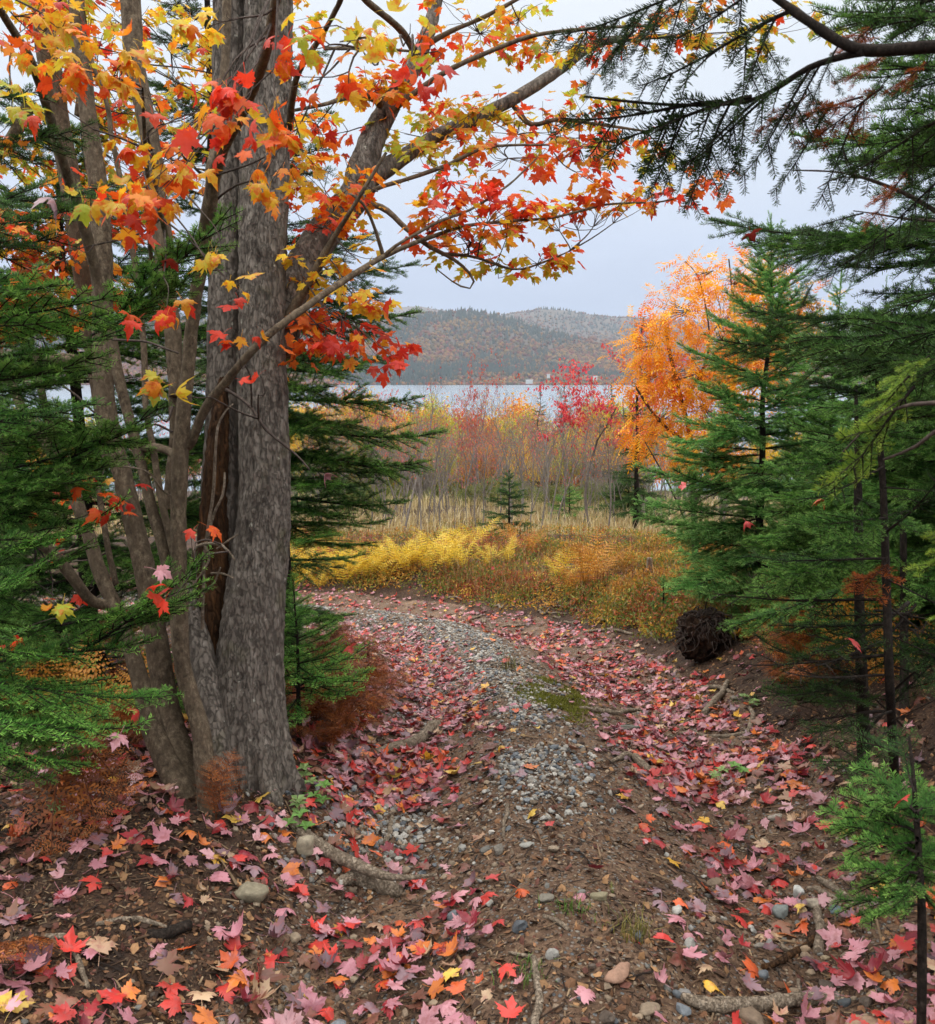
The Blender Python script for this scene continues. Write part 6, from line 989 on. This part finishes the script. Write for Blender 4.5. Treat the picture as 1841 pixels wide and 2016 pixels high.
dist = np.hypot(x, y); t_ = np.stack([x, y, gz(x, y)], -1)-CAM; vx = (t_[:, 0])/(t_@FWD)*FPX+920; vy = 1008-(t_@UPV)/(t_@FWD)*FPX; inview = (vx > -30) & (vx < 1870) & (vy < 2040)
show = size/dist**2; near_ids = [i for i in np.argsort(-show) if inview[i]][:292]; nearset = np.zeros(len(x), bool); nearset[near_ids] = True
Nn = unit(ground_normal(x, y)+rng.normal(0, .24, (len(x), 3))); D = np.cross(Nn, np.stack([np.cos(rot), np.sin(rot), 0*rot], -1)); B = rand_basis(D, rng, .12, Nn); flip = rng.random(len(x)) < .45; B[flip, :, 2] *= -1; B[flip, :, 0] *= -1
z = gz(x, y)+rng.uniform(.004, .018, len(x))+np.where(flip, .012, .004)
m = MB(); rest = np.where(~nearset)[0]; w = rng.integers(0, 8, len(x)); LF2 = [maple_leaf(60+i, curl=(.05, .3, .5, -.2, .6, .4, .15, .8)[i], fold=(.1, .3, .0, .2, -.15, .35, .2, .1)[i], rings=2, torn=(0, .6, 0, .7, 0, 0, .5, 0)[i]) for i in range(8)]
colr = np.array([S(FPAL[h][1][rng.integers(0, len(FPAL[h][1]))]) for h in hue])*rng.uniform(.75, 1.12, (len(x), 1))
for q in range(8): s_ = rest[w[rest] == q]; m.inst(LF2[q], B[s_]*size[s_][:, None, None], np.stack([x, y, z], -1)[s_], colr[s_])
tag(m.build('fallen_leaves', M_FALL, None, True), 'carpet of smaller pink and red maple leaves along the track', 'leaves', kind='stuff')
LMESH = {}
LM.append(('the foot of the big maple', BA)); lands = np.array([p for _, p in LM]); used = {}; order = sorted(near_ids, key=lambda i: 0); rows = []
for i in near_ids:
    P = np.array([x[i], y[i], z[i]]); dd = np.linalg.norm(lands-P, axis=1); j = int(dd.argmin()); rows.append((j, FPAL[hue[i]][0], dd[j], i))
rows.sort(key=lambda a: (a[0], a[1], a[2]))
for j, cw, dj, i in rows:
    key = (int(hue[i]), int(w[i]), int(rng.integers(0, 2)))
    if key not in LMESH: mm = MB(); V, F = LEAF_NEAR[w[i]]; cs = FPAL[key[0]][1]; mm.add(V, F, 0, S(cs[key[2] % len(cs)])); LMESH[key] = mm.mesh('maple_leaf', [M_FALL], True)
    o = put('maple_leaf', LMESH[key]); s = float(size[i]); b_ = B[i]*s; o.matrix_world = Matrix(((*b_[0], x[i]), (*b_[1], y[i]), (*b_[2], z[i]), (0, 0, 0, 1)))
    k2 = (j, cw); r_ = used.get(k2, 0); used[k2] = r_+1; tag(o, f'{cw} fallen maple leaf, {ordw(r_)} {cw} out from {LM[j][0]}', 'maple leaf', 'fallen maple leaves on the track')

# leaves caught on the boughs
for px, py, Y, cw, lab in [(1468, 1025, 5.45, 'red', 'red maple leaf caught upright in the needles of the shapely fir'), (1478, 457, 3.05, 'red', 'dark red maple leaf caught on the level bough against the sky'), (1677, 1262, 2.85, 'red', 'red maple leaf hung among dead twigs in the dark thicket'), (1350, 955, 5.7, 'red', 'red leaf near the outer tip of the shapely fir'), (1620, 980, 4.6, 'orange', 'orange leaf caught in the low bushy fir'), (95, 385, 2.35, 'mauve', 'curled mauve leaf resting on the dark upper boughs'), (327, 510, 2.75, 'red', 'curled red leaf on the upright bough between the stems'), (308, 1122, 2.65, 'pink', 'pink leaf folded over the bough by the rotten hollow'), (325, 1165, 2.62, 'red', 'crumpled red leaf on the bough by the rotten hollow'), (237, 1445, 2.52, 'pink', 'pink leaf lying on the lowest bright bough'), (265, 1398, 2.6, 'red', 'red leaf standing on the second lowest bright bough'), (640, 930, 4.2, 'pink', 'pale pink leaf caught on the boughs behind the big trunk'), (690, 1270, 3.7, 'red', 'red leaf caught in the fir sapling by the trunk'), (1785, 1565, 2.1, 'red', 'red leaf on the small corner fir')]:
    P = at(px, py, Y); cs = [f[1] for f in FPAL if f[0] == cw][0]; V, F = LEAF_NEAR[int(rng.integers(0, 8))]; mm = MB(); mm.add(V, F, 0, S(cs[0])); o = mm.build('maple_leaf', M_FALL); a = rng.uniform(0, 6.28); b_ = rand_basis(np.array([[math.cos(a), math.sin(a), -.4]]), rng, .5)[0]*.05
    o.matrix_world = Matrix(((*b_[0], P[0]), (*b_[1], P[1]), (*b_[2], P[2]), (0, 0, 0, 1))); tag(o, lab, 'maple leaf', 'leaves caught on fir boughs')
